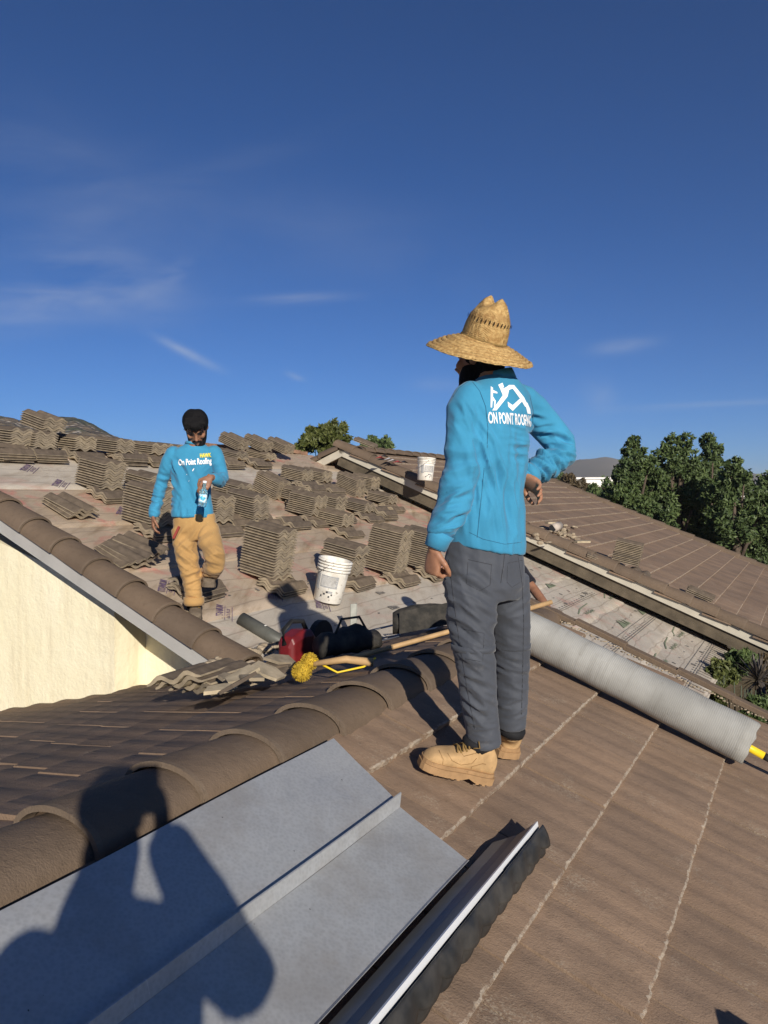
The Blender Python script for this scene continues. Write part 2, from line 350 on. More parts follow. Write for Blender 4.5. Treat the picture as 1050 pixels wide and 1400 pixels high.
# printed marks on the underlayment
def flat_text(body, size, o, x, y, n, mat, parent, name='printed_lettering', extr=0, bold=0, sx=1.0):
    cu = bpy.data.curves.new('t', 'FONT'); cu.body = body; cu.size = size; cu.offset = bold; cu.resolution_u = 2; cu.align_x = 'CENTER'; cu.align_y = 'CENTER'
    ob = bpy.data.objects.new('t', cu); COL.objects.link(ob); me = bpy.data.meshes.new_from_object(ob); bpy.data.objects.remove(ob); bpy.data.curves.remove(cu)
    me.materials.clear(); me.materials.append(mat); me.name = name
    for vt in me.vertices: vt.co.x *= sx
    return place(name, me, frame(o, x, y, n), parent)
upA, dnA = -PA.down, PA.down
def mark(mat, polys, o, x, y, parent=deck, name='printed_mark'):
    mb = MB()
    for p in polys: mb.add([o+x*a+y*b for a, b in p], [tuple(range(len(p)))])
    return tag(mb.build(name, mat, parent), kind='stuff')
def rect(x0, y0, x1, y1): return [(x0, y0), (x1, y0), (x1, y1), (x0, y1)]
def text_at(px, py, body, size, mat, rev=True, bold=.006, sx=1.0, h=.016):
    o = PA.hit(px, py)+PA.n*h
    x, y = (-UD, dnA) if rev else (UD, upA)
    return flat_text(body, size, o, x, y, PA.n, mat, deck, bold=bold, sx=sx)
random.seed(3)
for px, py in ((300, 838), (222, 803), (165, 700), (100, 698), (250, 770), (370, 813), (78, 662), (435, 826), (240, 647), (35, 641), (150, 655), (605, 742)):
    o = PA.hit(px, py)+PA.n*.016                      # block of reversed lettering in a dusty purple panel
    s = .9
    M = frame(o, -UD, dnA, PA.n)
    td = (UD*1.1+upA).normalized(); tu = PA.n.cross(td)
    flat_text('TITANIUM', .085, o, td, tu, PA.n, M_PRINT, deck, bold=.003, sx=.72)
    flat_text('UDL PLUS', .045, o-tu*.075, td, tu, PA.n, M_PRINT, deck, bold=.001)
    mark(M_PRINT, [rect(-.15, -.046, .15, -.04), rect(-.15, -.11, .15, -.104)], o, td, tu)
text_at(352, 888, 'Roofing Supply', .125, M_PRINTB, False, .003)
for px, py, sz in ((538, 832, .10), (520, 812, .08), (800, 812, .10)): text_at(px, py, 'Elite', sz, M_PRINTB, False, .003)
for v, u0, u1 in ((-2.98, 5.9, 12.4), (-2.12, 7.0, 12.6), (-1.28, 8.4, 12.7), (-3.86, 5.2, 12.4), (-3.2, 5.8, 12.4), (-2.35, 7.0, 12.6), (-1.5, 8.4, 12.7), (-4.6, 5.0, 12)):
    pl = []; u = u0; wide = v in (-2.98, -2.12, -1.28)
    while u < u1:
        if wide:
            pl.append(rect(u, 0, u+.10, .012)); pl.append(rect(u+.02, .03, u+.05, .05))
            if int(u*10) % 9 == 0: pl.append(rect(u, .03, u+.07, .09))
        else: pl.append(rect(u, 0, u+.03, .02+.03*(int(u*3) % 2)))
        u += .13 if wide else .42
    if wide: pl += [rect(u0, -.03, u1, -.022), rect(u0, .115, u1, .121)]
    mark(M_PRINTB, pl, R(0, v, PA.z(v))+PA.n*.017, UD, upA)
for px, py, k in ((852, 854, 1.2), (752, 802, .9), (878, 838, .9), (780, 783, .7)):
    o = PA.hit(px, py)+PA.n*.017                     # green mountain-shaped print
    mark(M_PRINTG, [[(-.2*k, -.05*k), (.0, .1*k), (.02*k, -.05*k)], [(.03*k, -.05*k), (.06*k, .1*k), (.1*k, -.05*k)], [(.11*k, -.05*k), (.16*k, .08*k), (.2*k, -.05*k)]], o, UD, upA)
for px, py, w_ in ((800, 835, .42), (832, 815, .34), (915, 882, .34), (900, 905, .3), (925, 866, .3)):
    o = PA.hit(px, py)+PA.n*.017                     # sloping pale-green roof print with a line of lettering
    pl = [[(-w_, -.02), (-w_*.2, .05), (w_, .08), (w_, .095), (-w_*.25, .068), (-w_, .0)]]
    mark(M_PRINTG, pl, o, UD, upA)
    flat_text('Roofing Supply', .075, o-upA*.06, UD, upA, PA.n, M_PRINTG, deck, bold=.002)
# striped selvage by the eave
pl = []
u = 8.4
while u < 12.7: pl.append(rect(u, 0, u+.055, .2)); u += .13
mark(simple('selvage_stripes', (.40, .35, .28), .7, .2, 20, kind='Position'), pl, R(0, -1.08, PA.z(-1.08))+PA.n*.0165, UD, upA)

# ---- roof tiles
def tile_profile(y, W_): return .5-.5*math.cos(4*math.pi*y/W_)
def roll_profile(y, W_):                             # flat pan, steep shoulder, broad roll
    t_ = (2*y/W_) % 1.0; sm_ = lambda q: max(0, min(1, q))**2*(3-2*max(0, min(1, q)))
    return sm_(t_/.22)*(1-sm_((t_-.58)/.20))
def laid_mesh(L=.42, W_=.300, amp=.0046, th=.022, lift=.028, na=32, gap=.0018, sides=True, edge=.008, rag=0):
    mb = MB(); xs = (0, L-edge, L); vs = []
    for x in xs:
        for i in range(na+1):
            rg_ = rag and (-.0035*abs(noise.noise(Vector((i*.9, rag*5.3, 1))))-(.012*max(0, noise.noise(Vector((i*.35, rag*9.1, 4)))-.28)))*(x > 0)*2.2
            y = W_*i/na; vs.append((x+rg_, y+gap*(1-2*i/na), amp*(.7*tile_profile(y, W_)+.3*roll_profile(y, W_))+lift*x/L-(.004 if x == L else 0)))
    n = na+1; top = [(j*n+i, (j+1)*n+i, (j+1)*n+i+1, j*n+i+1) for j in range(2) for i in range(na)]
    mb.add(vs, top[:na], 0); b = 0
    mb.f += [tuple(f) for f in top[na:]]; mb.m += [1]*na
    low = [(vs[2*n+i][0]-.003, vs[2*n+i][1], vs[2*n+i][2]-th-.004) for i in range(n)]; k = len(mb.v); mb.v += low
    mb.f += [(2*n+i, k+i, k+i+1, 2*n+i+1) for i in range(na)]; mb.m += [1]*na
    for i, flip in (((0, False), (na, True)) if sides else ()):          # side walls
        k = len(mb.v); mb.v += [(x, vs[j*n+i][1], vs[j*n+i][2]-th) for j, x in enumerate(xs)]
        for j in range(2):
            f = (j*n+i, k+j, k+j+1, (j+1)*n+i); mb.f.append(f[::-1] if flip else f); mb.m.append(0)
    return mb
def tag_mesh(mb, name, mats): return smooth_by_angle(mb.mesh(name, mats), 35)
TILE_HI, TILE_LO = laid_mesh(), laid_mesh(na=8, gap=0, sides=False, edge=.005)
ME_TILE = [tag_mesh(laid_mesh(rag=q+1), 'roof_tile', [M_TILE, M_EDGE]) for q in range(5)]; ME_TILEL = [tag_mesh(laid_mesh(rag=q+7, lift=.046, th=.036), 'roof_tile', [M_TILE, M_EDGE]) for q in range(4)]
random.seed(11)
slots = []
def lay(pl, slope, us, vs_edges, sgn, skip=None, jt=1):
    dn, n = pl.down, pl.n
    for k, ve in enumerate(vs_edges):
        for q in range(int((us[1]-us[0])/.303)+2):
            u = us[0]+q*.303-(.1515 if k % 2 else 0)
            if u+.3 > us[1]+.02 or u < us[0]-.2: continue
            if skip and skip(u+.15, ve): continue
            # lower end of the tile at ve; x axis runs down the slope
            yd = UD if sgn > 0 else -UD
            o = R(u if sgn > 0 else u+.3, ve, pl.z(ve))-dn*.42+n*(-.040+random.uniform(-.0035, .0035)*jt)
            a = random.gauss(0, .006)*jt; x = (dn+yd*a+n*random.gauss(0, .0025)*jt).normalized(); y = n.cross(x).normalized(); zz = x.cross(y)
            slots.append((slope, frame(o, x, y, zz), o+dn*.3+yd*.15))
slope_r = quad_slab('near_right_slope', M_SOFFIT, PB, -2.6, 5.74, -1.8, 2.6, .10, -.06)
slope_l = quad_slab('near_left_slope', M_SOFFIT, PBL, -2.6, 5.74, -3.42, -1.8, .10, -.06)
slope_l2 = quad_slab('near_left_lower_slope', M_SOFFIT, PBL, -2.6, 4.94, -7.6, -3.425, .10, -.06)
slope_c = quad_slab('far_right_slope', M_SOFFIT, PC, 12.55, 22.4, -7.83, .3, .10, -.06)
EX = .345
lay(PB, slope_r, (-2.5, 5.80), [-1.425+EX*k for k in range(12)], 1)
lay(PBL, slope_l, (-2.5, 5.80), [-2.17-EX*1.04*k for k in range(16)], -1, lambda u, ve: (u > 4.85 and ve < -4.0) or (u > 4.80 and ve < -3.75))
lay(PC, slope_c, (12.6, 22.5), [-7.55+EX*k for k in range(23)], 1, None, 0)
def seen(p, m=30):
    if p.y < .3: return False
    px, py = HX+p.x/p.y*FPX, HY-p.z/p.y*FPX
    return -m < px < 1050+m and -m < py < 1400+m
vis = sorted([s for s in slots if seen(s[2])], key=lambda s: s[2].length)[:299]
vid = {id(s) for s in vis}
for s in vis: place('roof_tile', random.choice(ME_TILEL if s[0] is slope_l else ME_TILE), s[1], s[0])
rest = {}
for s in slots:
    if id(s) not in vid: rest.setdefault(s[0].name, (s[0], []))[1].append(s)
for nm, (par, ss) in rest.items():
    tv = np.array(TILE_LO.v); k = len(tv); mb = MB()
    for q, s in enumerate(ss):
        M = np.array(s[1]); vv = tv @ M[:3, :3].T+M[:3, 3]
        mb.v += [tuple(x) for x in vv]; mb.f += [tuple(i+q*k for i in f) for f in TILE_LO.f]; mb.m += TILE_LO.m
    o = bpy.data.objects.new('roof_tile_field', tag_mesh(mb, 'roof_tile_field', [M_TILE, M_EDGE])); COL.objects.link(o); adopt(o, par); tag(o, kind='stuff')
# back slopes that face away
quad_slab('back_slope', M_TILE, Plane(PA.z(A_V0)*1-.41*8.82, .41), A_U0, A_U1, -12.5, A_V0-.01, .1, 0)
pcl = Plane(PC.z(-7.83)+.41*7.83, .41)
quad_slab('far_left_slope', M_TILE, pcl, 12.55, 22.4, -10.5, -7.835, .1, -.0)

# ---- barrel tiles on ridges and rakes
def barrel_mesh(L=.45, w=.165, h=.105, th=.018, na=16, big=1.09, sml=.95):
    mb = MB(); rs_o, rs_i = [], []
    xs = (0, .02, L)                                 # x=0 is the wide, overlapping end
    def arc(s, x, k): return [(x, math.cos(math.pi*i/na)*(w*s-k), -.01+math.sin(math.pi*i/na)**.85*(h*s-k)) for i in range(na+1)]
    sc = (big, big*.998, sml)
    o = [arc(s, x, 0) for s, x in zip(sc, xs)]; n = na+1
    mb.rings(o, False, 0, False); mb.m[:na] = [1]*na
    inn = arc(big, 0, th); inn2 = arc(big, .05, th)
    b = len(mb.v); mb.v += inn+inn2
    mb.f += [(i, i+1, b+i+1, b+i) for i in range(na)]+[(b+i, b+i+1, b+n+i+1, b+n+i) for i in range(na)]; mb.m += [1]*na+[0]*na
    return mb
ME_CAP = tag_mesh(barrel_mesh(), 'ridge_tile', [M_CAP, M_CAPE])
ME_RAKE = tag_mesh(barrel_mesh(.47, .155, .130), 'rake_tile', [M_CAP, M_CAPE])
random.seed(5)
def barrels(name, me, o0, d, n, side, cnt, step, parent, jit=.006):
    for k in range(cnt):
        dd = (d+side*random.gauss(0, .012)).normalized(); nn = (n-dd*n.dot(dd)).normalized(); nn = (nn+dd*.03).normalized()
        dd = (dd-nn*dd.dot(nn)).normalized()
        place(name, me, frame(o0+d*step*k+nn*random.uniform(0, jit), dd, nn.cross(dd), nn), parent)
# near ridge: wide ends face -u
ridge = MB().tube([R(-2.6, -1.8, -.99), R(5.72, -1.8, -.99)], .06, 8).build('ridge_bedding', M_MORTAR, house)
for k in range(-9, 11):
    pass
barrels('ridge_tile', ME_CAP, R(1.398-.403*9, -1.8, -.965), UD, ZD, VD, 20, .403, ridge)
# mortar crumbs on the lips
# left rake of the stripped roof: wide ends face down the slope
rake_a = MB().hexa([PA.pt(u, v, -.135) for u, v in ((4.40, -9.0), (4.44, -9.0), (4.44, -3.72), (4.40, -3.72))], [PA.pt(u, v, .035) for u, v in ((4.40, -9.0), (4.44, -9.0), (4.44, -3.72), (4.40, -3.72))]).build('rake_board', M_FASCIAG, house)
MB().hexa([PA.pt(u, v, -.14) for u, v in ((4.442, -9.0), (4.94, -9.0), (4.94, -3.5), (4.442, -3.5))], [PA.pt(u, v, -.115) for u, v in ((4.442, -9.0), (4.94, -9.0), (4.94, -3.5), (4.442, -3.5))]).build('soffit', M_SOFFIT, house)
barrels('rake_tile', ME_RAKE, PA.pt(4.53, -3.66, .005), upA, PA.n, UD, 13, .435, rake_a)
# gable of the far roof
def rake_c(v0, v1, pl):
    b = MB(); 
    b.hexa([pl.pt(u, v, -.155) for u, v in ((12.50, v0), (12.545, v0), (12.545, v1), (12.50, v1))], [pl.pt(u, v, -.02) for u, v in ((12.50, v0), (12.545, v0), (12.545, v1), (12.50, v1))])
    return b.build('rake_board', M_FASCIA, house)
rc = rake_c(-7.83, .35, PC); rcl = rake_c(-8.9, -7.832, pcl)
barrels('rake_tile', ME_RAKE, PC.pt(12.60, .30, .0), upA, PC.n, UD, 22, .405, rc)
barrels('rake_tile', ME_RAKE, pcl.pt(12.60, -9.1, .0), (-VD*-1+ZD*.41).normalized(), pcl.n, UD, 3, .42, rcl)
ridge_c = MB().tube([R(12.5, -7.83, PC.z(-7.83)-.06), R(22.4, -7.83, PC.z(-7.83)-.06)], .06, 8).build('ridge_bedding', M_MORTAR, house)
barrels('ridge_tile', ME_CAP, R(12.75, -7.83, PC.z(-7.83)-.03), UD, ZD, VD, 24, .41, ridge_c)
MB().hexa([PC.pt(u, v, -.35) for u, v in ((12.546, -7.83), (12.985, -7.83), (12.985, .3), (12.546, .3))], [PC.pt(u, v, -.13) for u, v in ((12.546, -7.83), (12.94, -7.83), (12.94, .3), (12.546, .3))]).build('soffit', M_SOFFIT, house)
rf = MB().hexa([PC.pt(u, v, -.12) for u, v in ((22.45, -7.83), (22.5, -7.83), (22.5, .35), (22.45, .35))], [PC.pt(u, v, .05) for u, v in ((22.45, -7.83), (22.5, -7.83), (22.5, .35), (22.45, .35))]).build('rake_board', M_FASCIA, house)
barrels('rake_tile', ME_RAKE, PC.pt(22.42, .30, -.05), upA, PC.n, UD, 20, .41, rf)
# stripped-roof ridge: old bare mortar strip
rg = MB()
for k in range(25, 40):
    u = A_U0+.1+k*.205; rg.box(R(u, A_V0-.02, PA.z(A_V0)+.02+random.uniform(-.01, .015)), .16+random.uniform(0, .06), .19, .07, Matrix.Rotation(-AZ+random.gauss(0, .05), 3, 'Z'))
rg.build('ridge_mortar', simple('rusty_ridge_mortar', (.24, .14, .09), .95, .4, 9, .6, kind='Position'), house)
# cut tile edge where the near roof stops
slope_edge = MB(); random.seed(21)
for k in range(9):
    v = -1.9+k*.36; u = 5.76+random.uniform(-.015, .015)
    L = .40; a = random.gauss(0, .02)
    o = PB.pt(u, v, .012+.012*(k % 2)); x = (PB.down+UD*a).normalized(); y = PB.n.cross(x)
    MB().box((0, 0, 0), L, .085, .038, Matrix((x, y, PB.n)).transposed()).build('edge_tile', [M_CAP], slope_r, False, .006).location = o+x*.2
for k in range(150):
    v = -1.8+k*.021; slope_edge.ball(PB.pt(5.69+random.uniform(-.02, .014), v, -.012+random.uniform(0, .012)), random.uniform(.006, .022), random.uniform(.005, .012), random.uniform(.003, .008), Matrix.Rotation(random.random()*3, 3, 'Z'), 7, 5)
tag(slope_edge.build('edge_mortar', M_MORTAR, slope_r, True), kind='stuff')
# mortar and flashing at the foot of the stripped roof
fm = MB()
for k in range(46):
    p = PA.hit(276+k*2.5+random.uniform(-3, 3), 912-k*.72+random.uniform(-4, 4), .03); fm.ball(p, random.uniform(.02, .06), random.uniform(.02, .04), random.uniform(.015, .035), Matrix.Rotation(random.random()*3, 3, 'Z'), 8, 5)
tag(fm.build('valley_mortar', M_MORTAR, house, True), kind='stuff')
# ================================================================ roof tiles in stacks
def stack_tile(L=.42, W_=.33, amp=.038, th=.0242, na=14):
    mb = MB(); n = na+1; pr = [(W_*i/na, amp*tile_profile(W_*i/na, W_)) for i in range(n)]
    top0 = [(0, y, z+th) for y, z in pr]; top1 = [(L, y, z+th) for y, z in pr]; tk = lambda y: .0100+(th-.0100)*min(1, max(0, (min(y, W_-y)-.008)/.035)); b0 = [(0, y, z+th-tk(y)) for y, z in pr]; b1 = [(L, y, z+th-tk(y)) for y, z in pr]
    mb.add(top0+top1, [(i, n+i, n+i+1, i+1) for i in range(na)], 0)
    mb.add(b0+b1, [(i, i+1, n+i+1, n+i) for i in range(na)], 2)
    mb.add(top1+b1, [(i, n+i, n+i+1, i+1) for i in range(na)], 1); mb.add(top0+b0, [(i, i+1, n+i+1, n+i) for i in range(na)], 1)
    mb.add([top0[0], top1[0], b1[0], b0[0]], [(0, 3, 2, 1)], 1); mb.add([top0[-1], top1[-1], b1[-1], b0[-1]], [(0, 1, 2, 3)], 1)
    return smooth_by_angle(mb.mesh('roof_tile', [M_STOP, M_RAW, M_UNDER]), 35)
ME_ST = stack_tile(); PITCH = .0272; ST_L, ST_W = .42, .33
def tile_at(o, x, y, z, yaw, parent):
    c, s_ = math.cos(yaw), math.sin(yaw); x2 = x*c+y*s_; y2 = y*c-x*s_
    ctr = o+x*ST_L/2+y*ST_W/2
    return place('roof_tile', ME_ST, frame(ctr-x2*ST_L/2-y2*ST_W/2, x2, y2, z), parent)
def pack_tiles(root, O, x, y, z, n, jit=.005, shear=(0, 0)):
    sx = random.uniform(-.002, .002)+shear[0]; sy = random.uniform(-.0015, .0015)+shear[1]; bx = by = 0
    for i in range(n):
        if random.random() < .12: bx += random.gauss(0, .012); by += random.gauss(0, .008)      # handfuls set down together
        tile_at(O+x*(sx*i+bx+random.gauss(0, jit*.6))+y*(sy*i+by+random.gauss(0, jit*.5))+z*PITCH*i, x, y, z, random.gauss(0, .010), root)
STK = 'stacks of lifted roof tiles on the stripped deck'
def stack(px, py, n, base, label, pl=PA, slope=.20, dz=None, yaw=0, group=STK, name='tile_stack', shear=(0, 0), lift=0):
    """px,py: foot of the corner between the striped long side and the wavy end"""
    hb = (.105 if base else .004)+lift if dz is None else dz
    O = pl.hit(px, py, hb); root = empty(name, O-ZD*hb, label, 'tile stack', group)
    vv = (VD*math.cos(yaw)+UD*math.sin(yaw)); uu = (UD*math.cos(yaw)-VD*math.sin(yaw))
    x = (vv-ZD*slope*math.cos(yaw)).normalized(); y = uu; z = x.cross(y).normalized()
    pack_tiles(root, O-x*ST_L, x, y, z, n, shear=shear)
    if base:
        D = pl.hit(px, py, hb)-ZD*hb; dn = pl.down; xb = (UD+dn*random.gauss(0, .04)).normalized(); zb = pl.n; yb = zb.cross(xb)
        pack_tiles(root, D+dn*.15-UD*.05+zb*.012, xb, yb, zb, base, .010)
    return root
def flat_pile(px, py, n, label, pl=PA, yaw=0, group=STK, name='tile_pile', long_u=True, fan=0, lift=.012, shear=(0, 0)):
    O = pl.hit(px, py, .01); root = empty(name, O, label, 'tile pile', group); dn = pl.down; z = pl.n
    x0 = UD if long_u else dn
    q = Quaternion(z, yaw); x = q @ x0; y = z.cross(x)
    for i in range(n):
        f = fan*(i-(n-1)/2); qq = Quaternion(z, f); xx = qq @ x; yy = z.cross(xx)
        tile_at(O+z*(lift+PITCH*i)+x*(shear[0]*i+random.gauss(0, .012))+y*(shear[1]*i+random.gauss(0, .01)), xx, yy, z, random.gauss(0, .02), root)
    return root
random.seed(42)
far = 'stack of brown tiles standing in the row along the far ridge of the stripped deck'
stack(373, 797, 18, 3, 'tall squared stack of brown tiles beside the tilted white bucket, nearest the tan-trousered man')
stack(476, 791, 12, 3, 'leaning stack of brown tiles directly behind the tilted white bucket')
stack(537, 787, 19, 3, 'tallest crooked stack of brown tiles, between the bucket stack and the hat wearer')
stack(583, 780, 17, 3, 'tall stack of brown tiles partly hidden behind the hanging hand of the hat wearer')
stack(204, 722, 14, 3, 'upright stack of brown tiles beside the lowered hand of the man with the bottle')
stack(136, 671, 11, 3, 'stack of brown tiles on pale base tiles behind the two loose tile piles', shear=(.004, 0))
stack(203, 673, 6, 2, 'low stack of brown tiles behind the shoulder of the man with the bottle')
stack(345, 714, 11, 2, 'stack of brown tiles with a single slanting tile on top, behind the raised elbow')
stack(292, 717, 11, 2, 'stack of brown tiles half hidden behind the man with the bottle')
stack(373, 685, 10, 0, 'stack of brown tiles lying steeply along the slope of the deck', slope=.42)
stack(424, 707, 10, 2, 'stack of brown tiles with striped long side, paired with a shorter one')
stack(456, 702, 8, 2, 'shorter stack of brown tiles tucked against the longer striped one')
stack(411, 660, 7, 2, 'stack of brown tiles in the second row below the ridge', group=STK)
stack(440, 660, 6, 2, 'stack of brown tiles in the second row, right beside its twin')
stack(484, 681, 11, 0, 'stack of brown tiles tilted down the slope near the far gable board', slope=.36)
stack(506, 671, 8, 2, 'half hidden stack of brown tiles closest to the far gable board')
stack(322, 684, 7, 2, 'short stack of brown tiles just behind the raised elbow stacks')
stack(402, 686, 6, 2, 'short stack of brown tiles between the steep stack and the striped pair')
stack(530, 690, 5, 2, 'small stack of brown tiles set closest to the gable shadow line')
stack(258, 664, 8, 2, 'stack of brown tiles mostly hidden behind the chest of the man with the bottle')
stack(465, 722, 6, 2, 'low stack of brown tiles right behind the bucket stack')
stack(497, 702, 5, 2, 'low stack of five brown tiles resting on two pale ones')
for px, py, n in ((14, 607, 7), (46, 611, 7), (103, 613, 6), (158, 616, 6), (207, 618, 5), (228, 619, 5)): stack(px-2, py+4, n, 0, far, slope=.12, dz=.14, lift=.0)
stack(57, 592, 6, 0, 'topmost stack of brown tiles perched on another stack by the ridge', slope=.3, dz=.30)
for px, py, n in ((322, 616, 6), (356, 618, 6), (386, 621, 6)): stack(px, py, n, 0, 'slanting stack of brown tiles near the leafy bush at the ridge', slope=.40, dz=.16)
for px, py, n in ((322, 629, 4), (362, 630, 4)): stack(px, py, n, 0, 'thin stack of brown tiles under the slanting ridge stacks', slope=.2, dz=.05)
lowb = 'low pile of pale edged tiles lying lengthwise below the ridge'
for px, py, n in ((0, 634, 4), (50, 635, 4), (104, 634, 3), (166, 638, 4), (208, 640, 3), (312, 643, 3), (350, 643, 3), (-40, 632, 4)): flat_pile(px, py, n, lowb, group='low tile piles below the ridge')
flat_pile(425, 676, 3, 'low pile of three tiles in front of the second row stacks'); flat_pile(452, 679, 3, 'low pile of three tiles beside the tilted stack')
flat_pile(525, 714, 4, 'pale fanned pile of four tiles lying alone near the gable shadow', fan=.04)
flat_pile(318, 725, 2, 'two flat tiles lying under the stacks behind the raised elbow'); flat_pile(355, 728, 3, 'low pile of tiles between the big stacks and the second row')
flat_pile(400, 727, 2, 'two tiles lying flat below the striped pair of stacks')
flat_pile(268, 830, 4, 'neat flat pile of four tiles behind the boots of the man with the bottle', yaw=.12)
LP = 'loose tile piles on the pink underlayment'
flat_pile(58, 690, 3, 'small loose pile of tiles near the left rake tiles, lying down the slope', long_u=False, yaw=.05, fan=.08, group=LP, name='loose_tile_pile')
flat_pile(124, 754, 5, 'spread loose pile of five tiles beside the left rake tiles', long_u=False, yaw=.10, fan=.10, group=LP, name='loose_tile_pile', shear=(.02, .035))
# piles on other roofs
flat_pile(304, 958, 5, 'fanned pile of tiles lying where the yellow wall meets the near roof', pl=PBL, yaw=-.12, fan=.16, group=None, name='loose_tile_pile', shear=(-.022, .016), lift=.02)
stack(872, 776, 13, 2, 'low wide stack of tiles standing alone on the far brown roof', pl=PC, slope=.22, yaw=.12, group='tile piles on the far roof', dz=.15)
flat_pile(938, 812, 3, 'three tiles lying flat beside the rake tiles of the far roof', pl=PC, yaw=-1.5, group='tile piles on the far roof')
flat_pile(800, 762, 2, 'tile lying beside the mortar rubble on the far roof', pl=PC, yaw=-1.35, group='tile piles on the far roof')
flat_pile(478, 617, 2, 'dark tiles leaning across the top of the far rake', pl=PC, yaw=-1.3, group='tile piles on the far roof', lift=.2)

# ================================================================ buckets
t = NT('white_plastic_pail'); c = t.coord('Object'); n_ = t.noise(c, 9, 5); col = t.mix(t.rng(n_, .42, .7), (.80, .77, .70), (.58, .53, .45)); col = t.mix(t.rng(t.noise(c, 30, 4), .62, .68), col, (.33, .28, .22)); M_PAIL = t.done(col, .45, 0, .4)
M_PAILIN = simple('pail_inside_plaster', (.70, .64, .50), .9, .2, 14, .6); M_LABEL = simple('grey_label_print', (.33, .33, .33), .6, .2, 40); M_INK = simple('black_ink', (.04, .04, .045), .6, .2, 40)
M_WIRE = simple('steel_wire', (.4, .4, .4), .35, .1, 20, metal=1)
def bucket(base, up, fwd, label, h=.43, r=.165):
    up = up.normalized(); f = (fwd-up*fwd.dot(up)).normalized(); s_ = up.cross(f); root = empty('bucket', base, label, 'bucket', 'white plastic buckets')
    def ring(rr, z, n=36): return [base+up*z+(f*math.cos(2*math.pi*i/n)+s_*math.sin(2*math.pi*i/n))*rr for i in range(n)]
    MB().rings([ring(r*.80, .0), ring(r*.86, .006), ring(r*.94, h*.72), ring(r*.945, h*.74)], True).rings([ring(r*.945, h*.74), ring(r*.955, h*.97), ring(r*.98, h), ring(r*.93, h), ring(r*.91, h*.9), ring(r*.9, h*.86)], False).build('bucket_wall', M_PAIL, root, True)
    for z, w in ((.76, 1.03), (.83, 1.035), (.90, 1.04), (.965, 1.06)):
        MB().rings([ring(r*.95, h*z-.008), ring(r*w, h*z-.006), ring(r*w, h*z+.006), ring(r*.95, h*z+.008)], False).build('rim_rib', M_PAIL, root, True)
    rr = []
    for k, q in enumerate((.9, .6, .3, .04)): rr.append([v+up*(.012*noise.noise(v*14)) for v in ring(r*q, h*(.80-.03*(1-q)))])
    MB().rings(rr, True).build('dried_plaster', M_PAILIN, root, True)
    # printed label curved round the side that faces -f
    def patch(a0, a1, z0, z1, mat, nm, k=.0015):
        mb = MB(); vs = []; m = 10
        for z in (z0, z1):
            for i in range(m+1):
                a = a0+(a1-a0)*i/m; vs.append(base+up*h*z+(f*math.cos(a)+s_*math.sin(a))*(r*(.862+(.94-.862)*z/.72)+k))
        mb.add(vs, [(i, i+1, m+2+i, m+1+i) for i in range(m)]).build(nm, mat, root)
    patch(-.45, .75, .36, .64, M_LABEL, 'label'); patch(-.9, -.55, .3, .66, M_LABEL, 'label_strip')
    for i in range(9): patch(-.42, .70-.2*random.random(), .40+.025*i, .408+.025*i, M_PAIL, 'label_line', .003)
    for i in range(5): patch(-.3+.18*i, -.22+.18*i+.07*random.random(), .14+.05*(i % 3), .18+.05*(i % 3), M_INK, 'label_mark', .002)
    patch(.1, .5, .24, .29, M_LABEL, 'label_strip'); 
    pts = [base+up*(h*.8)+f*math.cos(a)*r*1.05*1+s_*math.sin(a)*r*1.06-up*(.10*math.sin(a)**2*0) for a in [math.pi*k/12 for k in range(13)]]
    pts = [base+up*(h*.88-.16*math.sin(math.pi*k/12))+f*(r*1.04*math.cos(math.pi*k/12))+s_*(-r*1.1*math.sin(math.pi*k/12)*1.0) for k in range(13)]
    MB().tube(pts, .003, 6).build('wire_handle', M_WIRE, root, True)
    return root
bucket(PA.hit(440, 823, .02)+PA.n*.0+UD*.10, ZD*.95+VD*.20+UD*.05, Vector((-.25, -1, 0)), 'open white bucket tilted on the stripped deck among the tile stacks')
bucket(PC.hit(581, 657, .16), ZD+VD*.06+UD*.05, Vector((.25, -1, 0)), 'small white bucket standing on the far roof beside the rake tiles', h=.40, r=.155)

# ================================================================ sheet metal on the near roof
t = NT('galvanised_steel'); c = t.coord('Position'); sp = t.voro(c, 90); n_ = t.noise(c, 3, 5)
col = t.mix(t.rng(sp, 0, .7), (.42, .425, .42), (.50, .505, .50)); col = t.mix(t.math('MULTIPLY', t.rng(t.noise(c, 11, 6, .7), .56, .70), .35), col, (.33, .34, .35))
col = t.mix(t.math('MULTIPLY', t.rng(t.noise(t.coord('Position', rot=(0, 0, AZ), scale=(60, 2, 2)), 1.5, 3), .66, .72), .3), col, (.62, .62, .62))
scr = t.rng(t.noise(t.coord('Position', rot=(.3, .2, 1.1), scale=(3, 240, 3)), 1.0, 2), .70, .74); col = t.mix(t.math('MULTIPLY', t.math('MULTIPLY', scr, t.rng(t.noise(c, 2.2, 3), .48, .6)), .8), col, (.75, .72, .72))
col = t.mix(t.math('MULTIPLY', t.rng(t.noise(c, 2.6, 6, .7), .48, .66), .5), col, (.33, .30, .265)); col = t.mix(t.rng(t.noise(c, 48, 3), .755, .77), col, (.07, .065, .06))
t.bump(n_, .12, .03); t.bump(t.noise(c, 1.1, 3), .25, .05); M_GALV = t.done(col, t.rng(n_, .3, .7, .46, .62), .50, .5)
t = NT('bright_bare_steel'); M_BRIGHT = t.done((.82, .83, .84), .35, .25, .6)  # near white: the sun's glint on the lip is put into the colour
t = NT('black_painted_steel'); c = t.coord('Position'); n_ = t.noise(c, 12, 5); col = t.mix(t.rng(n_, .4, .75), (.022, .022, .021), (.06, .055, .048)); M_BLK = t.done(col, t.rng(n_, .3, .7, .35, .6), 0, .5)
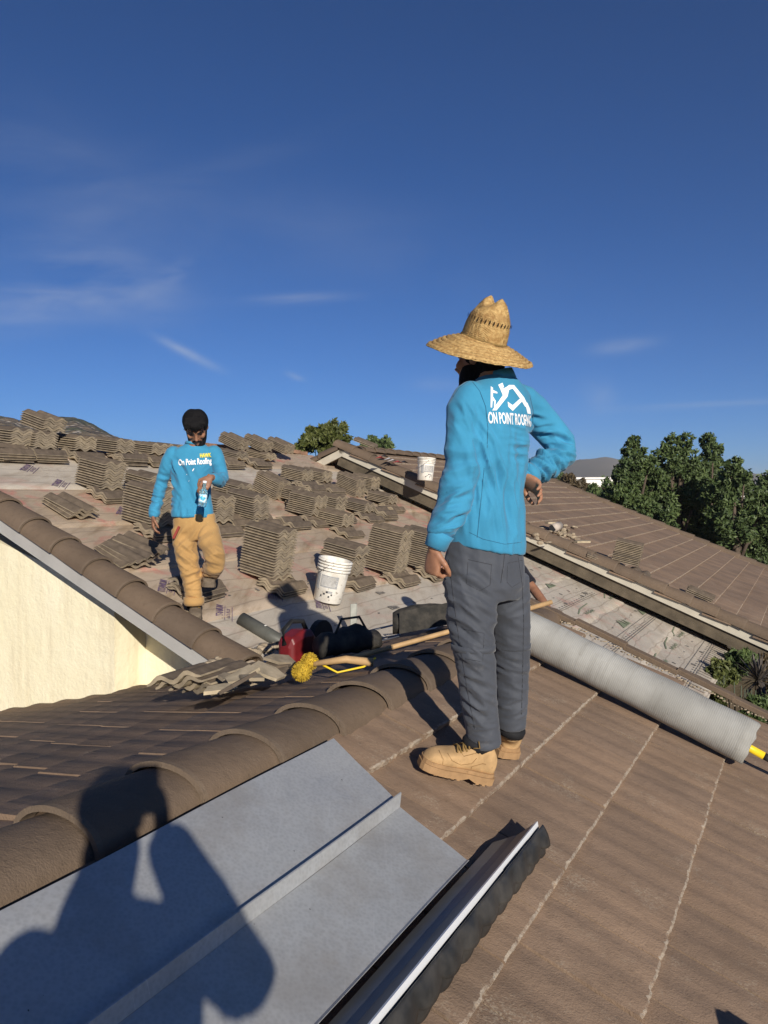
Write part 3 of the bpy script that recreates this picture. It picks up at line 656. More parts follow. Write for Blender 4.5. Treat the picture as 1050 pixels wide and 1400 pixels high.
def strip(name, mat, prof, u0, ue, parent, nseg=40, th=.0015, sag=.002):
    """bent sheet: prof = [(v, height above near roof)], running along u; ue gives the end u per profile point"""
    n = len(prof); tp, bt = [], []
    for k in range(nseg+1):
        f = k/nseg
        for (v, h), e in zip(prof, ue):
            u = u0+(e-u0)*f; q = PB.pt(u, v, h+sag*math.sin(u*5+v*9)+sag*1.2*noise.noise(Vector((u*3, v*6, 1)))); tp.append(q)
    mb = MB(); fs = [(k*n+i, k*n+i+1, (k+1)*n+i+1, (k+1)*n+i) for k in range(nseg) for i in range(n-1)]
    mb.add(tp, fs); o = mb.build(name, mat, parent); sm = o.modifiers.new('thickness', 'SOLIDIFY'); sm.thickness = th; sm.offset = -1; return o
fl = empty('valley_flashing', PB.pt(1.2, -1.25, .02), 'wide galvanised metal valley flashing with a raised middle rib lying beside the ridge', 'flashing')
strip('left_panel', M_GALV, [(-1.585, .040), (-1.576, .052), (-1.52, .050), (-1.46, .047), (-1.40, .0445), (-1.33, .040), (-1.262, .034)], -.9, [2.43, 2.43, 2.415, 2.40, 2.385, 2.365, 2.345], fl, sag=.0032)
strip('middle_rib', M_GALV, [(-1.2615, .034), (-1.2605, .060), (-1.2565, .060), (-1.2365, .0255)], -.9, [2.345, 2.36, 2.36, 2.335], fl)
strip('right_panel', M_GALV, [(-1.236, .0252), (-1.17, .0245), (-1.09, .024), (-1.03, .025), (-.975, .026), (-.967, .034)], -.9, [2.335, 2.325, 2.315, 2.307, 2.30, 2.295], fl, sag=.003)
an = empty('metal_angle', PB.pt(1.2, -.93, .03), 'long folded metal edge strip standing against the valley flashing', 'metal strip')
t = NT('polished_galvanised_steel'); n_ = t.noise(t.coord('Position'), 4, 4); M_GALVD = t.done(t.mix(t.rng(n_, .3, .7), (.20, .21, .22), (.28, .29, .30)), .55, .9, .5)  # darker copy of the galvanised steel, with the face's shade in its colour
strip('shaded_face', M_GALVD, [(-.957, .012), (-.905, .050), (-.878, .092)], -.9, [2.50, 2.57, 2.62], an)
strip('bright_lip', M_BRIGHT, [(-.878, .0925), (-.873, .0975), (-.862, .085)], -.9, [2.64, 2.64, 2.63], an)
BSG = 'black wavy bird stop strips nested together'
def birdstop(k):
    root = empty('bird_stop_strip', PB.pt(1.2, -.85+.02*k, .02), ('black scalloped bird stop strip, outermost of its bundle' if k == 2 else ('black scalloped bird stop strip, middle of its bundle' if k else 'black scalloped bird stop strip touching the folded metal edge')), 'bird stop', BSG)
    nu, nw = 240, 8; vs = []; u0, u1 = -.9, 2.64-.012*k; per = .135
    for i in range(nu+1):
        u = u0+(u1-u0)*i/nu; ph = (u/per+.17*k) % 1.0
        wl = (.52+.20*k)+(.22 if k < 2 else .08)*abs(math.sin(math.pi*ph))**.7       # scalloped lower edge
        for j in range(nw):
            w = wl*j/(nw-1); bul = math.sin(math.pi*ph)*math.sin(math.pi*min(1, w))*.006
            v = -.866-.0045*k+.0+.058*w+bul+(.012-.006*k); h = .088-.010*k*.6-.080*w**1.1+bul+.004*(2-k)
            vs.append(PB.pt(u, v, max(.006, h)))
    o = MB().add(vs, [(i*nw+j, i*nw+j+1, (i+1)*nw+j+1, (i+1)*nw+j) for i in range(nu) for j in range(nw-1)]).build('scalloped_sheet', M_BLK, root, True)
    sm = o.modifiers.new('thickness', 'SOLIDIFY'); sm.thickness = .0035
for k in range(3): birdstop(k)

# ================================================================ roll of underlayment and its neighbours
t = NT('rolled_underlayment_back'); c = t.coord('Object'); cs = t.coord('Object', scale=(6, 60, 60)); n_ = t.noise(c, 4, 5)
col = t.mix(t.rng(n_, .35, .68), (.27, .265, .245), (.37, .365, .34)); col = t.mix(t.math('MULTIPLY', t.rng(t.noise(c, 26, 5, .7), .62, .7), .5), col, (.17, .16, .14))
w_ = t.wave(t.coord('Object', scale=(1, 1, 1)), 30, 2.5, 'X'); col = t.mix(t.math('MULTIPLY', t.rng(w_, .6, .95), .18), col, (.16, .155, .145)); col = t.mix(t.math('MULTIPLY', t.rng(t.noise(t.coord('Object', scale=(9, 1.2, 1.2)), 3, 5), .52, .7), .4), col, (.19, .18, .16)); t.bump(w_, .25, .004); t.bump(t.noise(c, 7, 4), .3, .01); M_ROLL = t.done(col, .72, 0, .3)
x, z = PB.down, PB.n; y = z.cross(x); o0 = PB.pt(4.60, -1.86, .122)
rl = empty('underlayment_roll', PB.pt(4.60, -1.1, 0), 'thick pale grey roll of roofing underlayment lying across the near roof', 'roll')
mb = MB(); rs = []; N = 40; LR = 1.66
for k in range(25):
    xx = LR*k/24; r_ = .117+.0022*math.sin(xx*5)+.0015*math.sin(xx*17)
    rs.append([Vector((xx+(.012*noise.noise(Vector((i*.4, 1, 2))) if k == 24 else 0), math.cos(2*math.pi*i/N)*(r_+(.0045 if 6 <= i < 27 else 0)+.0018*noise.noise(Vector((xx*4, i*.6, 0)))), math.sin(2*math.pi*i/N)*(r_+(.0045 if 6 <= i < 27 else 0)+.0018*noise.noise(Vector((xx*4, i*.6, 5)))))) for i in range(N)])
for r_, dx in ((.104, 0), (.100, -.03), (.05, -.03), (.045, -.2)): rs.append([Vector((LR+dx, math.cos(2*math.pi*i/N)*r_, math.sin(2*math.pi*i/N)*r_)) for i in range(N)])
me = mb.rings(rs, True).mesh('rolled_sheet', M_ROLL, True); place('rolled_sheet', me, frame(o0, x, y, z), rl)
sp_ = []
for i in range(160):                                 # coiled layers seen at the end
    a = i*.25; r_ = .05+.0016*i/4; sp_.append(Vector((LR-.006, math.cos(a)*r_, math.sin(a)*r_)))
me = MB().tube(sp_, .0022, 4, ref=(1, 0, 0)).mesh('coil_edge', M_ROLL); place('coil_edge', me, frame(o0, x, y, z), rl)
M_YEL, M_BLACK = simple('yellow_paint', (.75, .52, .02), .4, .1, 10), simple('black_rubber', (.02, .02, .02), .6, .3, 20)
pole = empty('yellow_pole', PB.pt(4.62, -.2, .06), 'yellow pole with black bands poking from the end of the grey roll', 'pole')
pq = lambda s_: o0+x*(LR-.12+s_)+z*(-.018-s_*.04)
for a, b, m_, nm in ((0, .20, M_YEL, 'yellow_section'), (.20, .235, M_BLACK, 'black_band'), (.235, .42, M_YEL, 'yellow_section'), (.42, .9, M_BLACK, 'grip')):
    MB().tube([pq(a), pq(b)], .021 if m_ is M_YEL else .0195, 14).build(nm, m_, pole, True)

# ================================================================ tools round the foot of the stripped roof
M_WOOD = simple('worn_wooden_handle', (.42, .27, .13), .6, .25, 9, .2, kind='Position'); M_GPIPE = simple('dull_grey_pipe', (.095, .095, .082), .5, .25, 8, .1, kind='Position')
gp = empty('grey_pipe', PA.hit(395, 888, .05), 'dark grey plastic pipe lying on the deck beside the red tool', 'pipe')
a_, b_ = PA.hit(330, 846, .055), PA.hit(402, 888, .055); n_ = PA.n
dd = (b_-a_).normalized()
MB().tube([a_, b_], .057, 20).build('pipe_tube', M_GPIPE, gp, True)
MB().tube([a_-dd*.004, a_+dd*.01], [.045, .045], 20).build('pipe_bore', M_BLACK, gp); MB().tube([a_+dd*.3, a_+dd*.305], .0585, 20).build('pipe_seam', M_GPIPE, gp, True)
MB().ball(a_+dd*.24+n_*.057, .012, .016, .004).build('paint_spot', M_PAIL, gp, True)
t = NT('dark_red_plastic'); n_ = t.noise(t.coord('Position'), 12); M_RED = t.done(t.mix(t.rng(n_, .3, .7), (.10, .008, .010), (.17, .012, .014)), .45, 0, .4)
# red cut-off saw: body, handle loop, guard, blade
bs = PBL.hit(408, 908, .0); X_ = UD; Y_ = -VD; root = empty('power_saw', bs, 'dark red and black cut-off saw standing in shade beside the grey pipe', 'power saw')
def loc(a, b, c_): return bs+(UD*a+VD*b+ZD*c_)*.82
sec = []
for a, w, h0, h1 in ((-.20, .05, .05, .18), (-.17, .085, .02, .26), (-.02, .095, .015, .30), (.10, .09, .015, .29), (.20, .06, .03, .20)):
    sec.append([loc(a, w*q[0]*1.0, h0+(h1-h0)*q[1]) for q in ((-1, .12), (-.85, 0), (.85, 0), (1, .12), (1, .8), (.7, 1), (-.7, 1), (-1, .8))])
ob = MB().rings(sec, True).build('motor_housing', M_RED, root, False, .012)
MB().tube([loc(-.20, 0, .20), loc(-.22, 0, .32), loc(-.10, 0, .38), loc(.06, 0, .36), loc(.12, 0, .27)], .017, 10).build('handle', M_BLACK, root, True)
MB().rings([[loc(.34+.17*r_*math.cos(q*.3142), k, .16+.17*r_*math.sin(q*.3142)) for q in range(20)] for r_, k in ((.2, -.03), (1, -.03), (1, .03), (.2, .03))], True).build('blade_guard', M_BLACK, root, False, .004)
MB().rings([[loc(.36+.165*r_*math.cos(q*.314), k, .14+.165*r_*math.sin(q*.314)) for q in range(20)] for r_, k in ((1, -.004), (1, .004))], True).build('cutting_disc', simple('dark_disc', (.07, .07, .07), .5), root)
MB().box(loc(-.06, -.0965, .17), .12, .004, .05, Matrix((UD, VD, ZD)).transposed()).build('badge', simple('pale_badge', (.35, .3, .3), .5), root)
MB().box(loc(-.02, 0, .02), .30, .16, .03, Matrix((UD, VD, ZD)).transposed()).build('foot_plate', M_BLACK, root)
# yellow wire brush head
M_YBR = simple('yellow_bristle', (.45, .30, .03), .9, .35, 40)
bs = PBL.hit(408, 930, .03); root = empty('yellow_brush', bs, 'yellow bristled brush head with a short corded wooden handle', 'brush')
random.seed(9); mb = MB(); core = MB()
ups = (ZD*.75+UD*.6).normalized()
for c_, r_ in ((bs+ups*.05, .050), (bs+ups*.11+VD*.022, .042)):
    core.ball(c_, r_*.92, r_*.92, r_*.96, None, 16, 10)
    for k in range(900):
        d_ = Vector((random.gauss(0, 1), random.gauss(0, 1), random.gauss(0, 1))).normalized(); e_ = (d_+Vector((random.gauss(0, .5), random.gauss(0, .5), random.gauss(0, .5)))).normalized()
        a_ = c_+d_*r_*.82; b_ = a_+e_*.016; s_ = d_.cross(e_); s_ = (s_.normalized() if s_.length > .01 else Vector((1, 0, 0)))*.0022
        mb.add([a_-s_, a_+s_, b_+s_*.4, b_-s_*.4], [(0, 1, 2, 3)])
core.build('brush_core', M_YBR, root, True); tag(mb.build('bristles', M_YBR, root), kind='stuff')
hp = bs+ups*.10+VD*.05; MB().tube([hp, hp+UD*.10+VD*.14+ZD*.02, hp+UD*.18+VD*.26+ZD*.0], [.014, .02, .022], 12).build('handle', M_WOOD, root, True)
MB().tube([hp+ZD*.02, hp+UD*.08+VD*.10-ZD*.05, hp+UD*.15+VD*.22-ZD*.02, hp+UD*.19+VD*.27+ZD*.025], .006, 6).build('cord', M_YEL, root, True)
# long wooden handled broom lying along the roof edge
a_ = PBL.pt(5.0, -2.75, .09); a_ = P(462, 905, 4.80); b_ = P(754, 823, 5.25)
br = empty('broom', a_, 'long wooden handled push broom lying across the end of the near roof', 'broom')
MB().tube([a_, a_.lerp(b_, .33)+ZD*-.004, a_.lerp(b_, .66)-ZD*.006, b_], .0165, 14).build('broom_handle', M_WOOD, br, True)
hd = (b_-a_).normalized(); sd_ = hd.cross(ZD).normalized()
MB().box(a_-hd*.02-ZD*.01, .07, .34, .035, Matrix((hd, sd_, hd.cross(sd_)*-1)).transposed()).build('broom_block', M_BLACK, br, False, .006)
mb = MB()
for k in range(500):
    q = a_-hd*(.02+random.uniform(-.03, .03))+sd_*random.uniform(-.165, .165)-ZD*.02; e_ = q-ZD*random.uniform(.05, .07)-hd*random.uniform(-.01, .03); mb.add([q-sd_*.002, q+sd_*.002, e_], [(0, 1, 2)])
tag(mb.build('bristles', M_BLACK, br), kind='stuff')
# black tool pouch with chisels
t = NT('worn_black_canvas'); c = t.coord('Position'); n_ = t.noise(c, 14, 5); t.bump(t.noise(c, 45, 4), .5, .006); M_CANV = t.done(t.mix(t.rng(n_, .35, .7), (.018, .017, .015), (.06, .052, .042)), .75, 0, .35)
bs = PBL.pt(5.42, -2.42, 0); root = empty('tool_pouch', bs, 'worn black canvas tool pouch lying at the end of the near roof', 'tool pouch')
ex = (P(640, 838, 6.0)-P(535, 858, 6.0)).normalized(); ey = ZD.cross(ex).normalized(); c0 = P(537, 872, 5.75)
rs = []
for k in range(13):
    f = k/12; hh = .165+.03*math.sin(f*5)+.02*noise.noise(Vector((f*4, 2, 1))); rr = []
    for i in range(16):
        a = 2*math.pi*i/16; w_ = .075+.012*noise.noise(Vector((f*5, i*.7, 3))); q = c0+ex*(.56*f)+ey*(.09+w_*math.cos(a))+ZD*(.01+hh*(.5+.5*math.sin(a))+.012*noise.noise(Vector((f*6, i, 8)))); rr.append(q)
    rs.append(rr)
MB().rings(rs, True).build('pouch_body', M_CANV, root, True)
MB().rings([[c0+ex*(.05+.40*f)+ey*(-.005+.0*f+k)+ZD*(z_-.0) for z_ in (.02, .09+.02*math.sin(f*9), .16, .185)] for f in [q/8 for q in range(9)] for k in ([0]) ], False, 0, False).build('flap', M_CANV, root, True)
MB().tube([c0+ex*.5+ZD*.15+ey*.05, c0+ex*.42+ZD*.23+ey*.06, c0+ex*.62+ZD*.24+ey*.05, c0+ex*.72+ZD*.16+ey*.05], [(.006, .02)]*4, 8).build('strap', M_CANV, root, True)
M_ORW = simple('orange_handle', (.55, .22, .05), .5, .2, 20); M_STEEL = simple('dull_steel', (.33, .33, .32), .4, .2, 20, metal=.9)
for (p0, p1, p2, lab) in ((P(474, 868, 6.05), P(500, 864, 6.05), P(538, 855, 6.1), 'orange handled chisel lying in front of the upright metal bar'), (P(497, 884, 5.45), P(517, 877, 5.5), P(545, 870, 5.6), 'orange handled chisel lying closest to the broom handle')):
    r0 = empty('chisel', p1, lab, 'chisel', 'orange handled chisels by the pouch'); MB().tube([p0, p0.lerp(p1, .3), p0.lerp(p1, .7), p1], [.014, .018, .016, .012], 12).build('handle', M_ORW, r0, True); MB().tube([p1, p2], [(.006, .009), (.005, .01)], 8).build('blade', M_STEEL, r0)
for (p0, p1, w_, lab) in ((P(470, 882, 6.0), P(545, 868, 6.1), .012, 'thin steel pry bar lying beside the chisels'), (P(505, 862, 6.3), P(565, 848, 6.4), .012, 'flat steel bar lying behind the chisels')):
    r0 = empty('pry_bar', p0, lab, 'pry bar'); MB().tube([p0, p1], [(w_*.5, w_), (w_*.5, w_)], 8).build('bar_shaft', M_STEEL, r0); MB().tube([p1, p1+ZD*.03+UD*.03], [(w_*.5, w_*1.3), (w_*.3, w_*1.5)], 8).build('bar_claw', M_STEEL, r0)
# upright metal bar
bs = PA.hit(483, 880, .0); root = empty('metal_bar', bs, 'flat grey metal bar standing upright on the deck', 'metal bar')
k = Matrix((Vector((.96, .28, 0)), Vector((-.28, .96, 0)), ZD)).transposed()
MB().box(bs+ZD*.18, .055, .012, .36, k).build('bar_face', simple('grey_bar_paint', (.33, .33, .29), .6, .2, 12, kind='Position'), root, False, .002); MB().box(bs+Vector((.026, .02, .18)), .006, .04, .36, k).build('bar_flange', simple('grey_bar_paint', (.28, .28, .25), .6, .2, 12, kind='Position'), root)
# black tool bag heap between saw and pouch
bs = PBL.hit(478, 900, 0); root = empty('tool_bag', bs, 'open soft black tool bag lying in shade between the saw and the chisels', 'tool bag')
ex = (P(540, 884, 5.4)-P(445, 900, 5.1)).normalized(); ey = ZD.cross(ex).normalized(); c0 = P(448, 904, 5.0); rs = []
for k in range(12):
    f = k/11; hh = .13+.05*math.sin(f*3.1)+.04*noise.noise(Vector((f*5, 7, 1))); rs.append([c0+ex*.44*f+ey*(.12+(.10+.02*noise.noise(Vector((f*5, i*.8, 9))))*math.cos(2*math.pi*i/16))+ZD*(hh*(.5+.5*math.sin(2*math.pi*i/16))+.02*noise.noise(Vector((f*7, i, 2)))) for i in range(16)])
MB().rings(rs, True).build('bag_body', M_CANV, root, True)
MB().tube([c0+ex*.1+ZD*.12+ey*.1, c0+ex*.16+ZD*.24+ey*.1, c0+ex*.3+ZD*.24+ey*.1, c0+ex*.36+ZD*.14+ey*.1], .009, 8).build('bag_handle', M_CANV, root, True)
# bent flashing at the foot of the left rake
root = empty('corner_flashing', P(275, 925, 5.7), 'small bent grey flashing at the foot of the left rake tiles', 'flashing')
pp = [P(252, 922, 5.74), P(272, 938, 5.66), P(300, 922, 5.66), P(296, 914, 5.8), P(252, 912, 5.86)]
o = MB().add(pp, [(0, 1, 2, 3, 4)]).build('flashing_sheet', simple('dark_lead_flashing', (.13, .135, .13), .45, .2, 10, metal=.5, kind='Position'), root); o.modifiers.new('thickness', 'SOLIDIFY').thickness = .004
# rubble and pipe offcut on the far roof
bs = PC.hit(757, 722, .12); root = empty('pipe_offcut', bs, 'short pale pipe offcut lying on rubble on the far roof', 'pipe')
MB().tube([bs+UD*.02-VD*.02, bs+UD*.28+VD*.02+ZD*.03], .075, 18).build('pipe_tube', simple('pale_pipe', (.42, .36, .3), .6, .2, 10), root, True); MB().tube([bs+UD*.015-VD*.02, bs+UD*.03-VD*.02], .06, 18).build('pipe_bore', M_BLACK, root)
random.seed(17)
rb = MB()
for k in range(60):
    q = PC.hit(748+random.gauss(12, 14), 722+random.gauss(8, 6), .02); rb.ball(q, random.uniform(.02, .09), random.uniform(.02, .07), random.uniform(.01, .04), Matrix.Rotation(random.random()*6, 3, 'Z'), 7, 5)
tag(rb.build('mortar_rubble', M_MORTAR, None), 'pale mortar rubble scattered beside the pipe offcut on the far roof', 'rubble', kind='stuff')
for px, py, lab in ((745, 716, 'broken tile piece lying at the upper end of the rubble'), (784, 742, 'broken tile slab lying just below the pipe offcut')):
    q = PC.hit(px, py, .10); r0 = MB().add([q, q+UD*.3, q+UD*.34+VD*.2, q+UD*.1+VD*.26, q-VD*.02+UD*-.05+VD*.1], [(0, 1, 2, 3, 4)]).build('broken_tile', M_UNDER); r0.modifiers.new('thickness', 'SOLIDIFY').thickness = .03; tag(r0, lab, 'broken tile')
# papers and scraps near the far ridge
random.seed(4)
for k, (px, py, cc) in enumerate(((512, 630, (.55, .1, .09)), (524, 632, (.7, .68, .66)), (529, 634, (.7, .69, .7)), (536, 636, (.5, .09, .1)), (518, 628, (.04, .04, .05)), (545, 636, (.04, .04, .05)))):
    q = PC.hit(px, py, .12); m_ = [simple('scrap_paint', cc, .7, .1)]
    o = MB().add([q+UD*a+VD*b+ZD*(c_+.04) for a, b, c_ in ((0, 0, 0), (.16, .0, .02), (.18, .12, .0), (.02, .14, .03))]+[q+UD*.09+VD*.07+ZD*.09], [(0, 1, 4), (1, 2, 4), (2, 3, 4), (3, 0, 4)]).build('crumpled_wrapper', m_)
    tag(o, {0: 'red', 1: 'white', 2: 'white', 3: 'red', 4: 'black', 5: 'black'}[k]+' crumpled wrapper lying on the far roof near its peak', 'wrapper', 'crumpled wrappers on the far roof')

# broken tile shards at the foot of the stripped roof
random.seed(61)
for k in range(9):
    q = PBL.hit(300+k*11+random.uniform(-8, 8), 940-k*5+random.uniform(-10, 6), .10+random.uniform(0, .05)); a0 = random.random()*6.28; n_s = random.randint(4, 6)
    nn_ = (ZD+Vector((random.gauss(0, .35), random.gauss(0, .35), 0))).normalized(); ax_ = nn_.orthogonal().normalized(); ay_ = nn_.cross(ax_)
    o = MB().add([q+(ax_*math.cos(a0+6.28*i/n_s)*random.uniform(.05, .13)+ay_*math.sin(a0+6.28*i/n_s)*random.uniform(.04, .09)) for i in range(n_s)], [tuple(range(n_s))]).build('tile_shard', [M_UNDER, M_RAW, M_STOP][k % 3]); o.modifiers.new('thickness', 'SOLIDIFY').thickness = .016
    tag(o, 'small broken tile shard on the fanned pile by the yellow wall', 'tile shard', 'broken tile shards by the fanned pile')
# ================================================================ people
def eval_mesh(mb, voxel, smooth=4, factor=.5):
    me = mb.mesh('tmp', []); o = bpy.data.objects.new('tmp', me); COL.objects.link(o)
    r = o.modifiers.new('r', 'REMESH'); r.mode = 'VOXEL'; r.voxel_size = voxel; r.adaptivity = 0
    if smooth: s_ = o.modifiers.new('s', 'SMOOTH'); s_.iterations = smooth; s_.factor = factor
    dg = bpy.context.evaluated_depsgraph_get(); ev = o.evaluated_get(dg); m2 = bpy.data.meshes.new_from_object(ev)
    bpy.data.objects.remove(o); bpy.data.meshes.remove(me); return m2
def arr(me):
    co = np.empty(len(me.vertices)*3); me.vertices.foreach_get('co', co); no = np.empty(len(me.vertices)*3); me.vertices.foreach_get('normal', no)
    return co.reshape(-1, 3), no.reshape(-1, 3)
def nz(co, sc, seed=0): return np.array([noise.noise(Vector((p[0]*sc[0]+seed, p[1]*sc[1]+seed*2.1, p[2]*sc[2]-seed))) for p in co])
def folds(co, no, gens, base=.0015, seed=1):
    """cloth: each gen = (centre, radius, across direction, wavelength, depth)"""
    d = base*nz(co, (9, 9, 4.5), seed+3)+base*.6*nz(co, (22, 22, 11), seed+5)
    for gi, (c, r, w, lam, A) in enumerate(gens):
        q = co-np.array(c); w = np.array(Vector(w).normalized()); g = np.exp(-(q**2).sum(1)/r**2)
        k = np.where(g > .03)[0]
        if not len(k): continue
        qq = q[k]; s_ = qq @ w; perp = qq-np.outer(s_, w)
        ref = np.array(Vector(w).orthogonal().normalized()); r2 = np.cross(w, ref); a_, b_ = perp @ ref, perp @ r2
        lm = lam*.95
        sv = np.array([noise.noise(Vector((x/lm*.62+gi*7.3+seed, y/(lm*6.5), z/(lm*6.5)))) for x, y, z in zip(s_, a_, b_)])
        s2 = np.array([noise.noise(Vector((x/lm*1.3+gi*3.1+seed, y/(lm*5), z/(lm*5)+5))) for x, y, z in zip(s_, a_, b_)])
        d[k] += A*np.minimum(1, g[k]*1.35)*(1.0-3.4*np.abs(sv)-1.2*np.abs(s2))*1.15
    return co+no*d[:, None]
def solid(name, mb, voxel, mat, parent, smooth=4, gens=None, base=.0, seed=1, cut=None):
    me = eval_mesh(mb, voxel, smooth); me.name = name
    if gens is not None or base:
        co, no = arr(me); co = folds(co, no, gens or [], base, seed); me.vertices.foreach_set('co', co.ravel()); me.update()
    me.materials.clear(); me.materials.append(mat); me.polygons.foreach_set('use_smooth', [True]*len(me.polygons))
    o = bpy.data.objects.new(name, me); COL.objects.link(o); adopt(o, parent); return o
def ellring(c, ax, ay, rx, ry, n=28, p=1.0):
    out_ = []
    for i in range(n):
        a = 2*math.pi*i/n; ca, sa = math.cos(a), math.sin(a)
        out_.append(Vector(c)+ax*rx*math.copysign(abs(ca)**p, ca)+ay*ry*math.copysign(abs(sa)**p, sa))
    return out_
def hand(mb, W_, d, n, sgn, curl=(.25, .35, .3), scale=1.0, thumb_in=.3, spread=.0):
    d = d.normalized(); n = (n-d*n.dot(d)).normalized(); s_ = n.cross(d)*sgn; k = scale
    mb.rings([ellring(W_+d*x*k, s_, n, rx*k, rn*k, 16, .8) for x, rx, rn in ((-.02, .026, .019), (.01, .030, .019), (.035, .038, .018), (.065, .043, .016), (.09, .042, .014), (.10, .036, .009))], True)
    for i, (off, L) in enumerate(((.031, .073), (.0105, .082), (-.0105, .075), (-.030, .060))):
        p = W_+d*(.088-.004*abs(i-1))*k+s_*off*k; dr = (d+s_*spread*(1.5-i)*.5).normalized(); pts = [p-dr*.02*k, p]; ang = 0
        for c_, f in zip(curl, (.45, .30, .25)):
            ang += c_*(1+.08*i); q = dr*math.cos(ang)+n*math.sin(ang); pts.append(pts[-1]+q*L*f*k)
        mb.tube(pts, [.0095*k, .0098*k, .0090*k, .0084*k, .0068*k], 10, ref=s_, dome=True)
    p = W_+d*.022*k+s_*.030*k; q1 = (d*.62+s_*.62+n*.25).normalized(); q2 = (d*.85+s_*(.35-thumb_in)+n*(.25+thumb_in)).normalized(); q3 = (d*.8+s_*(-thumb_in)+n*(.2+thumb_in*1.2)).normalized()
    p1 = p+q1*.042*k; p2 = p1+q2*.034*k; p3 = p2+q3*.026*k
    mb.tube([p-q1*.01*k, p, p1, p2, p3], [.014*k, .0135*k, .0115*k, .0105*k, .008*k], 10, ref=n, dome=True)
def head(mb, C, up, f, k=1.0):
    """C: middle of the head; up / f: its own axes. adds skull, jaw, nose, brow, ears, lips"""
    up = up.normalized(); f = (f-up*f.dot(up)).normalized(); s_ = up.cross(f)
    def q(a, b, c): return C+s_*a*k+f*b*k+up*c*k
    rows = ((-.118, .020, .018, .058), (-.112, .036, .034, .047), (-.095, .050, .058, .028), (-.070, .060, .076, .010), (-.040, .068, .088, .0), (0, .074, .096, -.004), (.04, .077, .100, -.008), (.075, .071, .092, -.010), (.10, .053, .070, -.012), (.114, .028, .036, -.012), (.118, .010, .012, -.012))
    mb.rings([ellring(q(0, fo, z), s_, f, rx*k, ry*k, 24) for z, rx, ry, fo in rows], True)
    mb.tube([q(0, .088, .012), q(0, .098, -.012), q(0, .112, -.032), q(0, .100, -.044)], [.008*k, .011*k, .0145*k, .010*k], 10, dome=True)
    for e in (-1, 1):
        mb.ball(q(e*.013, .098, -.040), .009*k, .009*k, .008*k, None, 8, 6)
        mb.tube([q(e*.010, .092, .018), q(e*.035, .087, .022), q(e*.056, .068, .016)], [.008*k, .010*k, .007*k], 8, dome=True)
        mb.tube([q(e*.052, .060, -.02), q(e*.045, .074, -.03)], [.016*k, .016*k], 8, dome=True)
        M = Matrix((s_, f, up)).transposed()
        mb.ball(q(e*.079, -.012, -.008), .011*k, .019*k, .033*k, M, 10, 8); mb.ball(q(e*.074, -.002, -.022), .010*k, .012*k, .014*k, M, 8, 6)
    mb.tube([q(-.022, .086, -.064), q(0, .097, -.062), q(.022, .086, -.064)], [.006*k, .0075*k, .006*k], 8, dome=True)
    mb.tube([q(-.018, .085, -.076), q(0, .095, -.077), q(.018, .085, -.076)], [.006*k, .008*k, .006*k], 8, dome=True)
    mb.ball(q(0, .086, -.102), .022*k, .016*k, .016*k, None, 10, 7)
    return q
def eyes(q, C, k, parent):
    for e in (-1, 1): MB().ball(q(e*.033, .078, .002), .012*k, .012*k, .010*k, None, 12, 8).build('eye', M_EYE, parent, True)
t = NT('dark_eye'); M_EYE = t.done((.03, .02, .015), .2, 0, .5)
def skin_mat(name, base):
    t = NT(name); c = t.coord('Position'); n_ = t.noise(c, 30, 4); col = t.mix(t.rng(n_, .3, .7), tuple(x*.85 for x in base), tuple(x*1.12 for x in base)); t.bump(t.noise(c, 190, 3), .15, .002)
    t.b.inputs['Subsurface Weight'].default_value = .08; t.b.inputs['Subsurface Radius'].default_value = (.02, .008, .004); return t.done(col, .5, 0, .4)
M_SKIN, M_SKIN2 = skin_mat('tanned_skin', (.34, .165, .095)), skin_mat('brown_skin', (.27, .13, .075))
def cloth_mat(name, base, var=.10, weave=700, rough=.85, dirt=0, spec=.15, sheen=.15):
    t = NT(name); c = t.coord('Position'); n_ = t.noise(c, 6, 4); col = t.mix(t.rng(n_, .3, .7), tuple(x*(1-var) for x in base), tuple(min(1, x*(1+var)) for x in base))
    if dirt: col = t.mix(t.math('MULTIPLY', t.rng(t.noise(c, 13, 6, .7), .60, .72), dirt), col, (.35, .31, .27))
    t.bump(t.noise(c, weave, 2), .12, .0015); t.bump(t.noise(c, 60, 4), .18, .004); t.b.inputs['Sheen Weight'].default_value = sheen
    return t.done(col, rough, 0, spec)
M_SHIRT = cloth_mat('turquoise_blue_cotton', (.043, .24, .40)); M_PANT = cloth_mat('dark_grey_nylon', (.060, .066, .080), .12, 500, .68, .10, .2); M_TAN = cloth_mat('tan_work_cotton', (.40, .238, .092), .12, 500, .9, .12)
M_BLKT = cloth_mat('black_cotton', (.012, .012, .018), .2); M_DENIM = cloth_mat('dark_denim', (.03, .04, .07), .2)
t = NT('black_hair'); c = t.coord('Position', scale=(160, 160, 25)); n_ = t.noise(c, 1, 4); t.bump(n_, .9, .006); M_HAIR = t.done(t.mix(t.rng(n_, .3, .7), (.004, .004, .005), (.014, .013, .013)), .8, 0, .12)
def suede(name, base):
    t = NT(name); c = t.coord('Position'); n_ = t.noise(c, 22, 5); col = t.mix(t.rng(n_, .32, .7), tuple(x*.75 for x in base), tuple(x*1.12 for x in base)); col = t.mix(t.math('MULTIPLY', t.rng(t.noise(c, 60, 4, .7), .6, .7), .4), col, tuple(x*.45 for x in base)); t.bump(t.noise(c, 300, 3), .3, .002); t.bump(n_, .2, .006); return t.done(col, .85, 0, .2)
M_BOOT, M_SOLE, M_BOOT2 = suede('tan_suede', (.50, .32, .155)), suede('worn_tan_rubber', (.36, .22, .11)), suede('grey_boot_leather', (.16, .125, .09))
